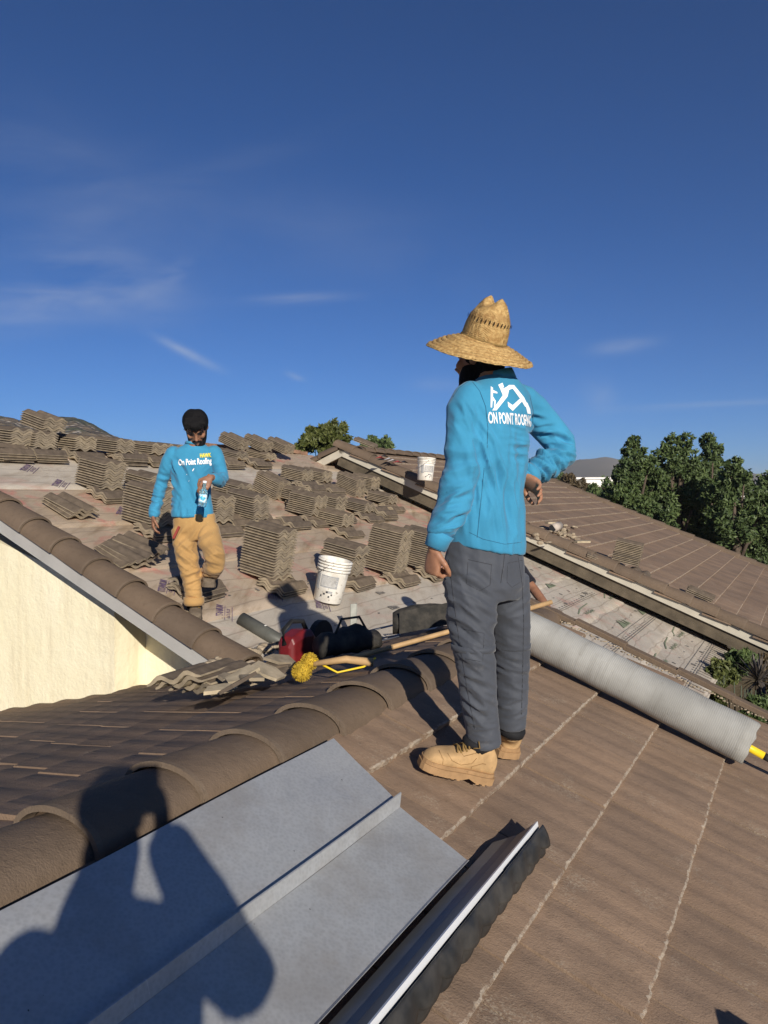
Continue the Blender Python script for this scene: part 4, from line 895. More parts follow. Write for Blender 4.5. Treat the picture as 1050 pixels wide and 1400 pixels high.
M_LACE = simple('brown_lace', (.20, .125, .04), .8, .3, 60); M_LINER = simple('black_boot_collar', (.012, .012, .014), .8, .2, 30)
M_WHITE = NT('white_screen_print').done((.80, .81, .82), .7, 0, .2); M_YPRINT = NT('yellow_screen_print').done((.78, .66, .06), .7, 0, .2)

def boot(parent, heel, toe, n, k=1.0, mats=None, shaft=None, laces=True, seed=1):
    """heel, toe: ground points of the sole; n: ground normal"""
    mats = mats or (M_BOOT, M_SOLE); f = (toe-heel).normalized(); n = (n-f*n.dot(f)).normalized(); s_ = f.cross(n); L = (toe-heel).length
    rt = empty_part = MB()
    up = MB()
    rows = ((.0, .020, .03, .075), (.03, .036, .026, .105), (.09, .042, .024, .125), (.17, .044, .024, .135), (.27, .043, .024, .140), (.36, .042, .024, .130), (.46, .044, .024, .110), (.58, .048, .024, .094), (.70, .052, .024, .084), (.82, .050, .024, .076), (.91, .044, .024, .066), (.97, .030, .026, .050), (1.0, .014, .03, .040))
    up.rings([ellring(heel+f*L*x+n*(h0+h1)/2*k, s_, n, w*k, (h1-h0)/2*k, 22, .75) for x, w, h0, h1 in rows], True)
    A0 = heel+f*L*.22+n*.07*k; sh = shaft or (A0+n*.14*k+ZD*.02)
    up.tube([A0, A0.lerp(sh, .5), sh], [(.056*k, .046*k), (.054*k, .045*k), (.058*k, .050*k)], 20, ref=f)
    solid('boot_upper', up, .0065*k, mats[0], parent, 3, [(heel+f*L*.42+n*.11, .05, f, .016, .003)], .0015, seed)
    so = MB()
    for h0, h1, ex in ((.0, .026, .006), (.0265, .040, .001)):
        lo, hi = [], []
        for z, dst in ((h0, lo), (h1, hi)):
            for sd_ in (1, -1):
                seq = rows if sd_ == 1 else rows[::-1]
                for x, w, a, b in seq:
                    zz = z if not (z == 0 and .33 < x < .45) else .010
                    dst.append(heel+f*(L*x+(ex if x > .5 else -ex)*(x > .95 or x < .05))+s_*sd_*(w+ex)*k+n*zz*k)
        m = len(lo); so.add(lo+hi, [(i, (i+1) % m, m+(i+1) % m, m+i) for i in range(m)]+[tuple(range(m-1, -1, -1)), tuple(m+i for i in range(m))])
    so.build('boot_sole', mats[1], parent)
    for x in (.05, .14, .23, .50, .58, .66, .74, .82, .90):
        MB().box(heel+f*L*x+n*.002*k, L*.045, .098*k*(.8 if x < .1 or x > .85 else 1), .014*k, Matrix((f, s_, n)).transposed()).build('sole_lug', mats[1], parent)
    rr = [.058*k, .050*k]; a = sh-n*.008; MB().tube([a-n*.018, a+n*.004, a+n*.016], [(rr[0]*1.05, rr[1]*1.05), (rr[0]*1.1, rr[1]*1.1), (rr[0]*1.0, rr[1]*1.0)], 20, ref=f).build('padded_collar', M_LINER, parent, True)
    if laces:
        for i, x in enumerate((.34, .41, .48, .55)):
            h = np.interp(x, [r[0] for r in rows], [r[3] for r in rows])*k
            c0 = heel+f*L*x+n*(h+.004)
            MB().tube([c0-s_*.030*k-n*.010*k, c0-s_*.012*k+f*.006+n*.002, c0+s_*.012*k+f*.010+n*.002, c0+s_*.030*k-n*.010*k+f*.016], .0035*k, 6).build('lace', M_LACE, parent, True)
            MB().tube([c0+s_*.030*k-n*.010*k, c0+f*.012+n*.004, c0-s_*.030*k-n*.010*k+f*.016], .0035*k, 6).build('lace', M_LACE, parent, True)
        kn = heel+f*L*.33+n*.148*k
        for a, b, c_ in ((.05, -.03, .02), (-.05, -.025, .015), (.03, -.05, -.04), (-.025, -.05, -.045)):
            MB().tube([kn, kn+s_*a*.5*k+n*c_*k+f*.02, kn+s_*a*k+n*b*k*.6+f*.01, kn+s_*a*.8*k+n*b*k+f*.03], .003*k, 6).build('lace_end', M_LACE, parent, True)
def project_flat(polys_mesh, tgt, cast_dir, off=.0018):
    """lay flat lettering on cloth: cast each vertex along cast_dir on to tgt"""
    dg = bpy.context.evaluated_depsgraph_get(); me = tgt.data
    bvh = BVHTree.FromPolygons([v.co.copy() for v in me.vertices], [tuple(p.vertices) for p in me.polygons])
    bm = bmesh.new(); bm.from_mesh(polys_mesh); bmesh.ops.triangulate(bm, faces=bm.faces[:])
    for _ in range(4):
        es = [e for e in bm.edges if e.calc_length() > .012]
        if not es: break
        bmesh.ops.subdivide_edges(bm, edges=es, cuts=1, use_grid_fill=False); bmesh.ops.triangulate(bm, faces=[f for f in bm.faces if len(f.verts) > 3])
    for v in bm.verts:
        hit = bvh.ray_cast(v.co-cast_dir*.4, cast_dir, 1.0)
        if hit[0] is not None: v.co = hit[0]-cast_dir*off
    bm.to_mesh(polys_mesh); bm.free(); return polys_mesh
def print_on(shirt, body, size, o, x, y, cast, mat, name, parent, bold=.0, sx=1.0):
    cu = bpy.data.curves.new('t', 'FONT'); cu.body = body; cu.size = size; cu.offset = bold; cu.resolution_u = 3; cu.align_x = 'CENTER'; cu.align_y = 'CENTER'
    ob = bpy.data.objects.new('t', cu); COL.objects.link(ob); me = bpy.data.meshes.new_from_object(ob); bpy.data.objects.remove(ob); bpy.data.curves.remove(cu)
    for v in me.vertices: c_ = v.co.copy(); v.co = o+x*c_.x*sx+y*c_.y
    me.materials.clear(); me.materials.append(mat); me.name = name
    project_flat(me, shirt, cast, .009 if 'chest' in name else .0018); ob = bpy.data.objects.new(name, me); COL.objects.link(ob); return adopt(ob, parent)
def print_poly(shirt, polys, o, x, y, cast, mat, name, parent):
    mb = MB()
    for p in polys: mb.add([o+x*a+y*b for a, b in p], [tuple(range(len(p)))])
    me = mb.mesh(name, mat); project_flat(me, shirt, cast); ob = bpy.data.objects.new(name, me); COL.objects.link(ob); return adopt(ob, parent)

# ---------------------------------------------------------------- the man in the straw hat, seen from behind
Fv, Rv = Vector((-.64, .77, 0)).normalized(), Vector((.77, .64, 0)).normalized()
hm = empty('person', PB.hit(650, 1055), 'person seen from behind in wide straw hat, turquoise shirt and grey trousers', 'person')
Lsh, Lel, Lwr = P(637, 549, 2.98), P(631, 645, 2.95), P(599, 733, 2.92)
Rsh, Rel, Rwr = P(716, 550, 3.19), P(772, 611, 3.24), P(722, 650, 3.12)
body = MB()
hq = head(body, P(657, 489, 3.10), ZD+Fv*.05, Vector((-.80, .60, -.12)), 1.0)
body.tube([P(672, 545, 3.09), P(671, 522, 3.08), P(664, 500, 3.07)], [.075, .060, .056], 16)
body.rings([ellring(P(px, py, 3.08), Rv, Fv, rx, ry) for px, py, rx, ry in ((664, 760, .10, .07), (667, 680, .10, .06), (671, 590, .12, .06), (677, 540, .09, .05), (679, 524, .055, .05))], True)
for pts, rr in (((Lsh, Lel, Lwr), (.030, .028, .027)), ((Rsh, Rel, Rwr), (.030, .028, .027))): body.tube([pts[0], pts[0].lerp(pts[1], .5), pts[1], pts[1].lerp(pts[2], .5), pts[2]], [rr[0], rr[0]*.95, rr[1], rr[1]*.95, rr[2]], 14, dome=True)
body.tube([Lwr, P(594, 750, 2.92)], [.028, .027], 14, dome=True); body.tube([Rwr, P(711, 650, 3.13)], [.028, .026], 14, dome=True)
hand(body, P(594, 750, 2.92), Vector((-.10, .10, -1)), Vector((.80, .55, .12)), -1, (.95, 1.25, .9), 1.02, .45)
hand(body, P(711, 650, 3.13), Vector((.55, -.35, -.42)), Vector((-.45, -.5, -.5)), -1, (.35, .55, .4), .98, .0, .12)
for h_, k_, a_ in ((P(642, 780, 3.0), P(649, 890, 2.99), P(661, 1010, 3.03)), (P(692, 785, 3.15), P(697, 890, 3.17), P(697, 1000, 3.2))): body.tube([h_, k_, a_], [.045, .035, .032], 14, dome=True)
solid('body', body, .0055, M_SKIN, hm, 3)
# hair + beard
def qd(a, b, c): return hq(a, b, c)
hr = MB(); Mh = None
upv = (ZD+Fv*.05).normalized(); fh = Vector((-.80, .60, -.12)); fh = (fh-upv*fh.dot(upv)).normalized(); sh_ = upv.cross(fh); Mh = Matrix((sh_, fh, upv)).transposed()
hr.ball(hq(0, -.016, .0), .080, .086, .080, Mh, 22, 14); hr.rings([ellring(hq(0, b, c), sh_, fh, rx, ry, 20) for b, c, rx, ry in ((-.028, -.108, .052, .045), (-.03, -.06, .070, .066), (-.03, -.02, .078, .070))], True)
solid('hair', hr, .007, M_HAIR, hm, 3, None, .004, 5)
bd = MB(); bd.rings([ellring(hq(0, b, c), sh_, fh, rx, ry, 20) for b, c, rx, ry in ((.052, -.130, .018, .02), (.046, -.118, .046, .046), (.03, -.095, .060, .070), (.018, -.07, .066, .078), (.004, -.035, .074, .074))], True)
solid('beard', bd, .007, M_HAIR, hm, 3, None, .003, 6)
# trousers
pt = MB()
pt.rings([ellring(P(px, py, d), Rv, Fv, rx, ry, 32) for px, py, d, rx, ry in ((664, 728, 3.08, .160, .118), (663, 745, 3.08, .170, .125), (662, 775, 3.08, .182, .142), (664, 800, 3.08, .178, .140), (666, 818, 3.08, .150, .115))], True)
legL = [(641, 790, 3.02, .105), (644, 835, 3.00, .100), (647, 885, 2.985, .084), (651, 920, 2.99, .078), (655, 960, 3.01, .073), (659, 995, 3.03, .068), (662, 1018, 3.035, .068)]
legR = [(690, 790, 3.14, .098), (697, 835, 3.16, .085), (700, 885, 3.18, .074), (700, 925, 3.19, .069), (699, 960, 3.20, .067), (699, 980, 3.205, .064), (699, 994, 3.21, .060)]
for lg in (legL, legR): pt.tube([P(a, b, c_) for a, b, c_, r_ in lg], [(r_*1.04, r_*.96) for *_, r_ in lg], 24, ref=Fv)
diagL, diagR = Vector((.55, 0, .83)), Vector((-.5, 0, .85))
gens = [(P(635, 830, 2.93), .15, diagL, .034, .016), (P(650, 880, 2.90), .11, diagL, .028, .014), (P(622, 800, 2.95), .10, Vector((.8, 0, .6)), .035, .010), (P(640, 925, 2.92), .09, Vector((.5, .2, .85)), .026, .013), (P(652, 965, 2.94), .09, Vector((.6, 0, .8)), .024, .013), (P(663, 1000, 2.95), .06, ZD, .018, .009),
        (P(697, 830, 3.08), .10, diagR, .036, .010), (P(697, 880, 3.1), .09, ZD*.9+Vector((.3, 0, 0)), .030, .008), (P(700, 930, 3.1), .10, Vector((.25, 0, .95)), .024, .010), (P(700, 975, 3.12), .07, Vector((-.3, 0, .95)), .020, .012),
        (P(690, 775, 2.97), .07, Vector((.9, 0, .35)), .030, .010), (P(660, 760, 2.95), .09, Vector((1, 0, .1)), .04, .005)]
solid('trousers', pt, .0062, M_PANT, hm, 3, [(c_, r_, w_, l_, A_*.48) for c_, r_, w_, l_, A_ in gens], .0022, 2)
for a, b, c_, e in ((660, 765, 684, 786), (640, 800, 690, 812)): pass
# seams on the zip-off trouser legs
for cx_, cy_, d_, r_ in ((647, 884, 2.985, .0860), (700, 882, 3.18, .0760)):
    MB().tube([P(cx_, cy_, d_)+ZD*.01, P(cx_, cy_, d_)-ZD*.012], [(r_*1.05, r_*.97), (r_*1.04, r_*.96)], 30, ref=Fv).build('knee_seam', M_PANT, hm, True)
# shirt
st_ = MB()
rowsT = ((664, 753, .168, .140), (665, 741, .170, .140), (665, 715, .166, .132), (667, 672, .154, .122), (669, 628, .170, .126), (671, 590, .186, .128), (674, 562, .190, .120), (678, 540, .170, .104), (681, 525, .115, .082), (680, 515, .075, .066))
st_.rings([ellring(P(px, py, 3.08), Rv, Fv, rx, ry, 40, .92) for px, py, rx, ry in rowsT], True)
slL = [(644, 545, 3.00, .074), (634, 560, 2.975, .070), (632, 600, 2.955, .067), (630, 645, 2.945, .068), (620, 685, 2.935, .066), (609, 715, 2.925, .060), (603, 729, 2.92, .056)]
slR = [(712, 548, 3.17, .072), (728, 562, 3.20, .070), (748, 585, 3.235, .069), (766, 606, 3.245, .066), (768, 622, 3.23, .062), (752, 634, 3.19, .060), (737, 642, 3.155, .055), (728, 647, 3.13, .048)]
for sl in (slL, slR): st_.tube([P(a, b, c_) for a, b, c_, r_ in sl], [r_ for *_, r_ in sl], 24, ref=Fv, dome=True)
armD = (P(768, 622, 3.23)-P(728, 647, 3.13)).normalized()
gens = [(P(755, 632, 3.12), .085, armD+ZD*.25, .026, .014), (P(742, 608, 3.14), .055, Vector((-.1, 0, 1)), .024, .014), (P(775, 612, 3.17), .05, ZD+Vector((.4, 0, 0)), .026, .012), (P(735, 642, 3.1), .04, armD, .016, .006), (P(735, 590, 3.13), .06, Vector((.2, 0, 1)), .03, .010),
        (P(622, 690, 2.87), .075, Vector((-.4, 0, 1)), .036, .012), (P(612, 715, 2.87), .05, Vector((-.4, 0, 1)), .028, .010), (P(625, 640, 2.88), .09, Vector((-.1, 0, 1)), .055, .006), (P(640, 570, 2.90), .07, Vector((1, 0, .6)), .035, .006),
        (P(700, 690, 2.95), .16, Vector((1, 0, .12)), .040, .007), (P(690, 640, 2.95), .13, Vector((1, 0, -.1)), .045, .005), (P(662, 650, 2.95), .11, Vector((1, 0, .25)), .035, .007), (P(718, 600, 3.0), .07, Vector((.3, 0, 1)), .03, .009), (P(655, 600, 2.95), .08, Vector((1, 0, .5)), .03, .006)]
shirt = solid('shirt', st_, .0062, M_SHIRT, hm, 4, [(c_, r_, w_, l_*.85, A_*1.3) for c_, r_, w_, l_, A_ in gens], .0030, 3)
# open the hem: bend the bottom edge, lower at the back
co, no = arr(shirt.data); hz = P(668, 752, 3.08).z
m_ = co[:, 2] < hz+.12
co[m_, 2] += ((.028*np.clip((P(668, 740, 3.08).x+.02-co[m_, 0])/.16, -.6, 1.3)))*np.clip((hz+.12-co[m_, 2])/.12, 0, 1)
shirt.data.vertices.foreach_set('co', co.ravel()); shirt.data.update()
cuff = MB().tube([P(604, 728, 2.92), P(600, 736, 2.92), P(595.5, 749, 2.92)], [.052, .047, .044], 20).tube([P(603.5, 729, 2.92), P(595, 750, 2.92)], [.043, .040], 20).build('cuff', M_SHIRT, hm, True)
MB().tube([P(729, 646.5, 3.13), P(720, 651, 3.115)], [.046, .040], 20).build('cuff', M_SHIRT, hm, True)
MB().tube([P(680, 520, 3.08), P(679, 513, 3.08), P(678, 509, 3.08)], [(.080, .070), (.074, .065), (.070, .062)], 24, ref=Fv).build('collar', M_SHIRT, hm, True)
# armhole seam
# back print
cd = -(Fv*-1) ; cast = Vector((-.30, .95, 0)).normalized()
xo = Vector((.95, .30, 0)).normalized()
o_ = P(698, 573, 3.0)
print_on(shirt, 'ON POINT ROOFING', .060, o_-Vector((0, 0, .004)), xo, (ZD-xo*.10).normalized(), cast, M_WHITE, 'back_lettering', shirt, .0016, .40)
E = [[(673, 561), (679, 561), (694, 542), (689, 538)], [(689, 538), (694, 542), (696, 533), (701, 531), (712, 546), (717, 543), (703, 526), (696, 526), (691, 530)],
     [(712, 546), (717, 543), (722, 553), (719, 557)], [(718, 549), (722, 551), (726, 560), (727, 567), (722, 566)], [(694, 549), (695, 556), (701, 562), (714, 549), (711, 545), (701, 554)],
     [(671, 528), (674, 530), (674, 541), (673, 557), (671, 557)], [(674, 533), (680, 536), (680, 538), (674, 537)], [(674, 542), (678, 548), (677, 557), (675.5, 557), (675.5, 549), (672.5, 544)],
     [(681, 526), (687, 523), (689, 529), (684, 532)], [(684, 532), (688, 530), (691, 538), (688, 542)], [(688, 531), (694, 528), (695, 530), (689, 535)]]
rc0 = ray(698, 545).normalized(); mbE = MB()
for p in E: mbE.add([P(a, b, 2.95) for a, b in p], [tuple(range(len(p)))])
me = mbE.mesh('mountain_emblem', M_WHITE); project_flat(me, shirt, rc0); ob = bpy.data.objects.new('mountain_emblem', me); COL.objects.link(ob); adopt(ob, shirt)
def seam(tgt, paths, r=.0016, mat=None, name='seam'):
    bvh = BVHTree.FromPolygons([v.co.copy() for v in tgt.data.vertices], [tuple(p.vertices) for p in tgt.data.polygons])
    for pth in paths:
        pts = []
        for (a, b), (c_, e) in zip(pth[:-1], pth[1:]):
            m = max(2, int(math.hypot(c_-a, e-b)/3))
            for k in range(m): pts.append((a+(c_-a)*k/m, b+(e-b)*k/m))
        q = []
        for a, b in pts:
            h = bvh.ray_cast(Vector((0, 0, 0)), ray(a, b).normalized(), 12)
            if h[0] is not None and (not q or (h[0]-q[-1]).length < .05): q.append(h[0])
        if len(q) > 2: MB().tube(q, r, 5).build(name, mat or M_SEAM, tgt, True)
M_SEAM = cloth_mat('shirt_seam_thread', (.020, .12, .21)); M_PSEAM = cloth_mat('trouser_seam_thread', (.035, .037, .045))
seam(shirt, [[(646, 522), (656, 535), (664, 556), (667, 585), (666, 615)], [(643, 520), (628, 530), (618, 545)], [(724, 540), (729, 562), (728, 590), (722, 606)], [(662, 640), (657, 690), (652, 738)]])
seam(shirt, [[(642, 728), (660, 737), (690, 744), (716, 741)]], .0012)
trs = [o for o in hm.children if o.name.startswith('trousers')][0]
seam(trs, [[(614, 765), (618, 800), (624, 850), (632, 900), (640, 950), (650, 1000)], [(690, 755), (688, 775), (684, 800)], [(708, 760), (714, 800), (716, 850), (715, 900), (713, 980)]], .0018, M_PSEAM)
seam(trs, [[(640, 765), (672, 772), (670, 800), (656, 808), (638, 798), (640, 765)], [(694, 770), (714, 766), (713, 795), (700, 803), (693, 796), (694, 770)], [(634, 860), (662, 866), (660, 905), (633, 900)]], .0012, M_PSEAM, 'pocket_seam')
# boots
shL = P(664, 1012, 3.03); boot(hm, PB.hit(667, 1071)+PB.n*.014, PB.hit(572, 1050)+PB.n*.014, PB.n+ZD*.6, 1.06, None, P(655, 1014, 3.03), True, 3)
upr = [o for o in hm.children if o.name.startswith('boot_upper')][0]; M_BSEAM = suede('boot_thread', (.26, .15, .06))
seam(upr, [[(612, 1030), (618, 1040), (630, 1046), (645, 1044), (654, 1034)], [(600, 1026), (606, 1038), (604, 1052)], [(640, 1062), (645, 1048), (660, 1044), (668, 1046)], [(626, 1022), (634, 1034), (650, 1030), (660, 1020)]], .0013, M_BSEAM, 'boot_seam')
tR = PB.hit(694, 1041); boot(hm, tR+PB.n*.014, tR+(Vector((-.22, .97, 0))+ZD*.27).normalized()*.31+PB.n*.014, PB.n+ZD*.6, 1.18, None, P(698, 992, 3.235), False, 4)
# straw hat
t = NT('woven_straw'); c = t.coord('Object'); w1 = t.wave(t.coord('Object', rot=(0, 0, .6)), 42, 3, 'X'); n_ = t.noise(c, 70, 4); n2_ = t.noise(t.coord('Object', scale=(1, 1, 3)), 14, 5)
col = t.mix(t.rng(n_, .35, .65), (.36, .215, .078), (.57, .385, .16)); col = t.mix(t.math('MULTIPLY', t.rng(n2_, .52, .7), .55), col, (.30, .16, .05)); rad_ = t.n.new('ShaderNodeVectorMath'); rad_.operation = 'LENGTH'; t.link(t.coord('Object', scale=(1, .94, 0)), rad_.inputs[0]); cr = t.n.new('ShaderNodeCombineXYZ'); t.link(rad_.outputs['Value'], cr.inputs[0]); wr = t.wave(cr.outputs[0], 10.5, 0, 'X'); col = t.mix(t.math('MULTIPLY', t.rng(wr, .55, .95), .45), col, (.26, .14, .05)); t.bump(wr, .4, .004); t.bump(n_, .8, .006); t.bump(w1, .5, .004); M_STRAW = t.done(col, .75, 0, .25)
hn = (ZD+Vector((.64, -.77, 0))*.44).normalized(); hf = (Fv-hn*Fv.dot(hn)).normalized(); hs_ = hn.cross(hf)
hc = P(661, 466, 3.08); hat = empty('straw_hat_anchor', hc); bpy.data.objects.remove(hat)
nb, na = 46, 72; vs = []
for j in range(nb+1):
    f = j/nb; r_ = .084+.128*f
    for i in range(na):
        a = 2*math.pi*i/na; dr = -.060*f**1.25*(1+.30*math.sin(a+.6))+.0034*math.sin(f*8.0*2*math.pi)+.005*noise.noise(Vector((math.cos(a)*2, math.sin(a)*2, f*2)))+.0014*math.sin(a*36+j*1.6)
        vs.append(Vector((math.cos(a)*r_*(1+.01*noise.noise(Vector((math.cos(a)*3, math.sin(a)*3, 4)))), math.sin(a)*r_*1.06, dr)))
mb = MB().add(vs, [(j*na+i, j*na+(i+1) % na, (j+1)*na+(i+1) % na, (j+1)*na+i) for j in range(nb) for i in range(na)])
brim = place('hat_brim', mb.mesh('hat_brim', M_STRAW, True), frame(hc, hs_, hf, hn), hm); sm = brim.modifiers.new('thickness', 'SOLIDIFY'); sm.thickness = .005
rs = []; nb = 44
for j in range(nb+1):
    f = j/nb; z = .158*f; r_ = np.interp(f, [0, .08, .35, .6, .82, .93, 1.0], [.092, .093, .090, .082, .064, .050, .030]); rr = []
    for i in range(na):
        a = 2*math.pi*i/na
        pinch = 1-.30*max(0, f-.55)/.45*math.exp(-((math.sin(a)-.75)/.5)**2)*abs(math.cos(a))**.6
        dent = -.040*max(0, (f-.8)/.2)**1.2*math.exp(-(math.cos(a)/.55)**2)*0
        wv = .0016*math.sin(a*30+(j % 2)*math.pi)+.0012*math.sin(f*20*2*math.pi)
        x_, y_ = math.cos(a)*(r_*.92*pinch+wv), math.sin(a)*(r_*1.05+wv)
        zt = z+dent+(.020*math.cos(2*a)*-1*max(0, f-.7)/.3 if f > .7 else 0)*.9
        rr.append(Vector((x_, y_, zt)))
    rs.append(rr)
top = [Vector((v.x*.3, v.y*.5, .132)) for v in rs[-1]]
me = MB().rings(rs+[top], True).mesh('hat_crown', M_STRAW, True); crown = place('hat_crown', me, frame(hc, hs_, hf, hn), hm)
mb = MB()
for i in range(34):
    a = 2*math.pi*i/34; z = .082; r_ = .0905
    ca, sa = math.cos(a), math.sin(a); c0 = Vector((ca*r_*.94, sa*r_*1.07, z)); tn = Vector((-sa, ca, 0)); uz = Vector((0, 0, 1)); nn_ = Vector((ca, sa, 0))
    mb.add([c0+tn*.0028*math.cos(q*math.pi/4)+uz*.0085*math.sin(q*math.pi/4)+nn_*.0005 for q in range(8)], [tuple(range(8))])
M_HOLE = NT('dark_gap_in_straw').done((.03, .018, .008), .9); o = place('vent_hole_row', mb.mesh('vent_hole_row', M_HOLE), frame(hc, hs_, hf, hn), crown); tag(o, kind='stuff')
MB().rings([ellring((0, 0, z), Vector((1, 0, 0)), Vector((0, 1, 0)), r_*.935, r_*1.065, 40) for z, r_ in ((.0, .0945), (.002, .0965), (.007, .0965), (.009, .0945))], False)
o = place('hat_band', MB().rings([ellring((0, 0, z), Vector((1, 0, 0)), Vector((0, 1, 0)), r_*.935, r_*1.065, 40) for z, r_ in ((.0, .0945), (.002, .0972), (.008, .0972), (.010, .0945))], False).mesh('hat_band', M_LACE, True), frame(hc, hs_, hf, hn), hm)

# ---------------------------------------------------------------- the man with the bottle
D2 = 6.3; F2, R2 = Vector((.10, -1, 0)).normalized(), Vector((1, .10, 0)).normalized()      # facing / towards his left
def Q(px, py, dd=0): return P(px, py, D2+dd)
m2 = empty('person', Q(265, 850), 'bearded person in turquoise shirt and tan trousers, looking down with a bottle in hand', 'person')
body = MB(); hup = (ZD*.74+F2*.74).normalized(); hfw = (F2*.62-ZD*.80+R2*.10)
h2 = head(body, Q(268, 584, -.05), hup, hfw, 1.10)
body.tube([Q(266, 622, .02), Q(266, 609, 0), Q(267, 597, -.01)], [.070, .058, .055], 16)
body.rings([ellring(Q(px, py, .03), R2, F2, rx, ry) for px, py, rx, ry in ((265, 715, .10, .06), (263, 680, .10, .05), (263, 640, .11, .05), (265, 622, .09, .05), (266, 612, .06, .05))], True)
ra, rb_, rc_ = Q(232, 624, .02), Q(220, 665, .06), Q(211, 701, -.02)
la, lb_, lc_ = Q(297, 622, .02), Q(306, 656, .02), Q(290, 653, -.24)
for a, b, c_ in ((ra, rb_, rc_), (la, lb_, lc_)): body.tube([a, a.lerp(b, .5), b, b.lerp(c_, .5), c_], [.03, .029, .028, .028, .027], 14, dome=True)
hand(body, rc_+Vector((-.004, -.01, -.025)), Vector((.02, -.12, -1)), Vector((.9, .3, 0)), -1, (.35, .45, .35), 1.0, .2)
hw = lc_+Vector((-.012, -.03, .0)); hand(body, hw, Vector((-.30, -.40, -.62)), Vector((-.25, .75, -.45)), 1, (.45, .45, .35), 1.02, .5)
body.tube([Q(248, 725, .02), Q(257, 775, -.02), Q(264, 822, -.02)], [.045, .035, .03], 14, dome=True); body.tube([Q(285, 725, .02), Q(294, 766, -.15), Q(283, 785, .12)], [.045, .035, .03], 14, dome=True)
solid('body', body, .0065, M_SKIN2, m2, 3); eyes(h2, None, 1.10, m2)
s2_ = hup.cross((hfw-hup*hfw.dot(hup)).normalized()); f2_ = (hfw-hup*hfw.dot(hup)).normalized(); M2 = Matrix((s2_, f2_, hup)).transposed()
hr = MB(); hr.ball(h2(0, -.018, .045), .100, .110, .099, M2, 22, 14); hr.ball(h2(0, .062, .080), .074, .054, .040, M2, 18, 10); hr.ball(h2(0, -.05, .0), .090, .068, .082, M2, 18, 10)
for k in range(26): a = random.uniform(-1, 1); hr.tube([h2(a*.06, .03, .115), h2(a*.07+random.gauss(0, .01), .085, .10), h2(a*.075+random.gauss(0, .012), .103, .062+random.gauss(0, .008))], [.012, .011, .005], 6)
solid('hair', hr, .0065, M_HAIR, m2, 1, None, .011, 5)
bd = MB(); bd.rings([ellring(h2(0, b, c), s2_, f2_, rx, ry, 20) for b, c, rx, ry in ((.058, -.150, .02, .02), (.050, -.138, .048, .046), (.036, -.112, .068, .077), (.024, -.09, .076, .081), (.006, -.062, .082, .068), (-.004, -.03, .086, .05))], True)
bd.tube([h2(-.030, .088, -.060), h2(-.016, .101, -.052), h2(0, .104, -.050), h2(.016, .101, -.052), h2(.030, .088, -.060)], .008, 8, dome=True)
solid('beard', bd, .0065, M_HAIR, m2, 2, None, .003, 6)
for e in (-1, 1): MB().tube([h2(e*.014, .101, .024), h2(e*.034, .098, .031), h2(e*.054, .078, .024)], [.004, .006, .003], 8, dome=True).build('eyebrow', M_HAIR, m2, True)
pt = MB()
pt.rings([ellring(Q(px, py, .03), R2, F2, rx, ry, 30) for px, py, rx, ry in ((266, 702, .168, .112), (266, 712, .175, .118), (267, 726, .178, .124), (267, 738, .155, .106))], True)
for lg in ([(250, 722, .03, .100), (253, 742, .01, .100), (257, 768, -.03, .086), (261, 790, -.02, .076), (264, 808, -.02, .070), (265, 824, -.02, .070)], [(283, 722, .03, .098), (288, 742, -.06, .095), (294, 762, -.17, .084), (294, 772, -.13, .078), (289, 781, .02, .080), (282, 788, .14, .072)]):
    pt.tube([Q(a, b, c_) for a, b, c_, r_ in lg], [(r_*1.0, r_*1.0) for *_, r_ in lg], 22, ref=F2)
gens = [(Q(256, 765, -.12), .12, Vector((.6, 0, .8)), .05, .014), (Q(262, 790, -.10), .10, Vector((-.5, 0, .85)), .04, .014), (Q(265, 818, -.1), .08, ZD, .026, .018), (Q(272, 735, -.1), .10, Vector((.7, 0, -.7)), .045, .014), (Q(250, 740, -.1), .10, Vector((-.8, 0, .5)), .05, .012), (Q(290, 760, -.27), .11, Vector((.5, 0, .85)), .045, .013), (Q(283, 780, -.1), .10, Vector((.3, 0, .95)), .04, .014)]
solid('trousers', pt, .0085, M_TAN, m2, 3, [(c_, r_, w_, l_*.9, A_*.8) for c_, r_, w_, l_, A_ in gens], .004, 4)
MB().tube([Q(265, 816, -.02), Q(265, 823, -.02), Q(265, 827, -.02)], [.082, .086, .080], 22).build('rolled_hem', M_TAN, m2, True)
MB().box(Q(241, 728, -.09), .02, .012, .11, Matrix.Rotation(.45, 3, 'Y')).build('pocket_pencil', simple('dark_red_marker', (.25, .04, .03), .5), m2, False, .003)
st_ = MB()
st_.rings([ellring(Q(px, py, .03), R2, F2, rx, ry, 34, .92) for px, py, rx, ry in ((263, 707, .172, .120), (263, 702, .173, .120), (262, 685, .160, .110), (262, 660, .156, .108), (263, 638, .170, .110), (264, 624, .180, .100), (265, 615, .160, .098), (266, 609, .095, .080), (266, 605, .068, .066))], True)
for sl in ([(238, 621, .03, .074), (231, 630, .03, .062), (225, 648, .05, .056), (220, 664, .06, .053), (216, 680, .03, .051), (213, 693, .0, .049), (211, 702, -.02, .047)], [(292, 620, .03, .074), (297, 628, .03, .062), (301, 642, .03, .057), (304, 653, .0, .056), (301, 657, -.08, .056), (297, 656, -.15, .056), (292, 654, -.21, .046)]):
    st_.tube([Q(a, b, c_) for a, b, c_, r_ in sl], [r_ for *_, r_ in sl], 22, ref=F2, dome=True)
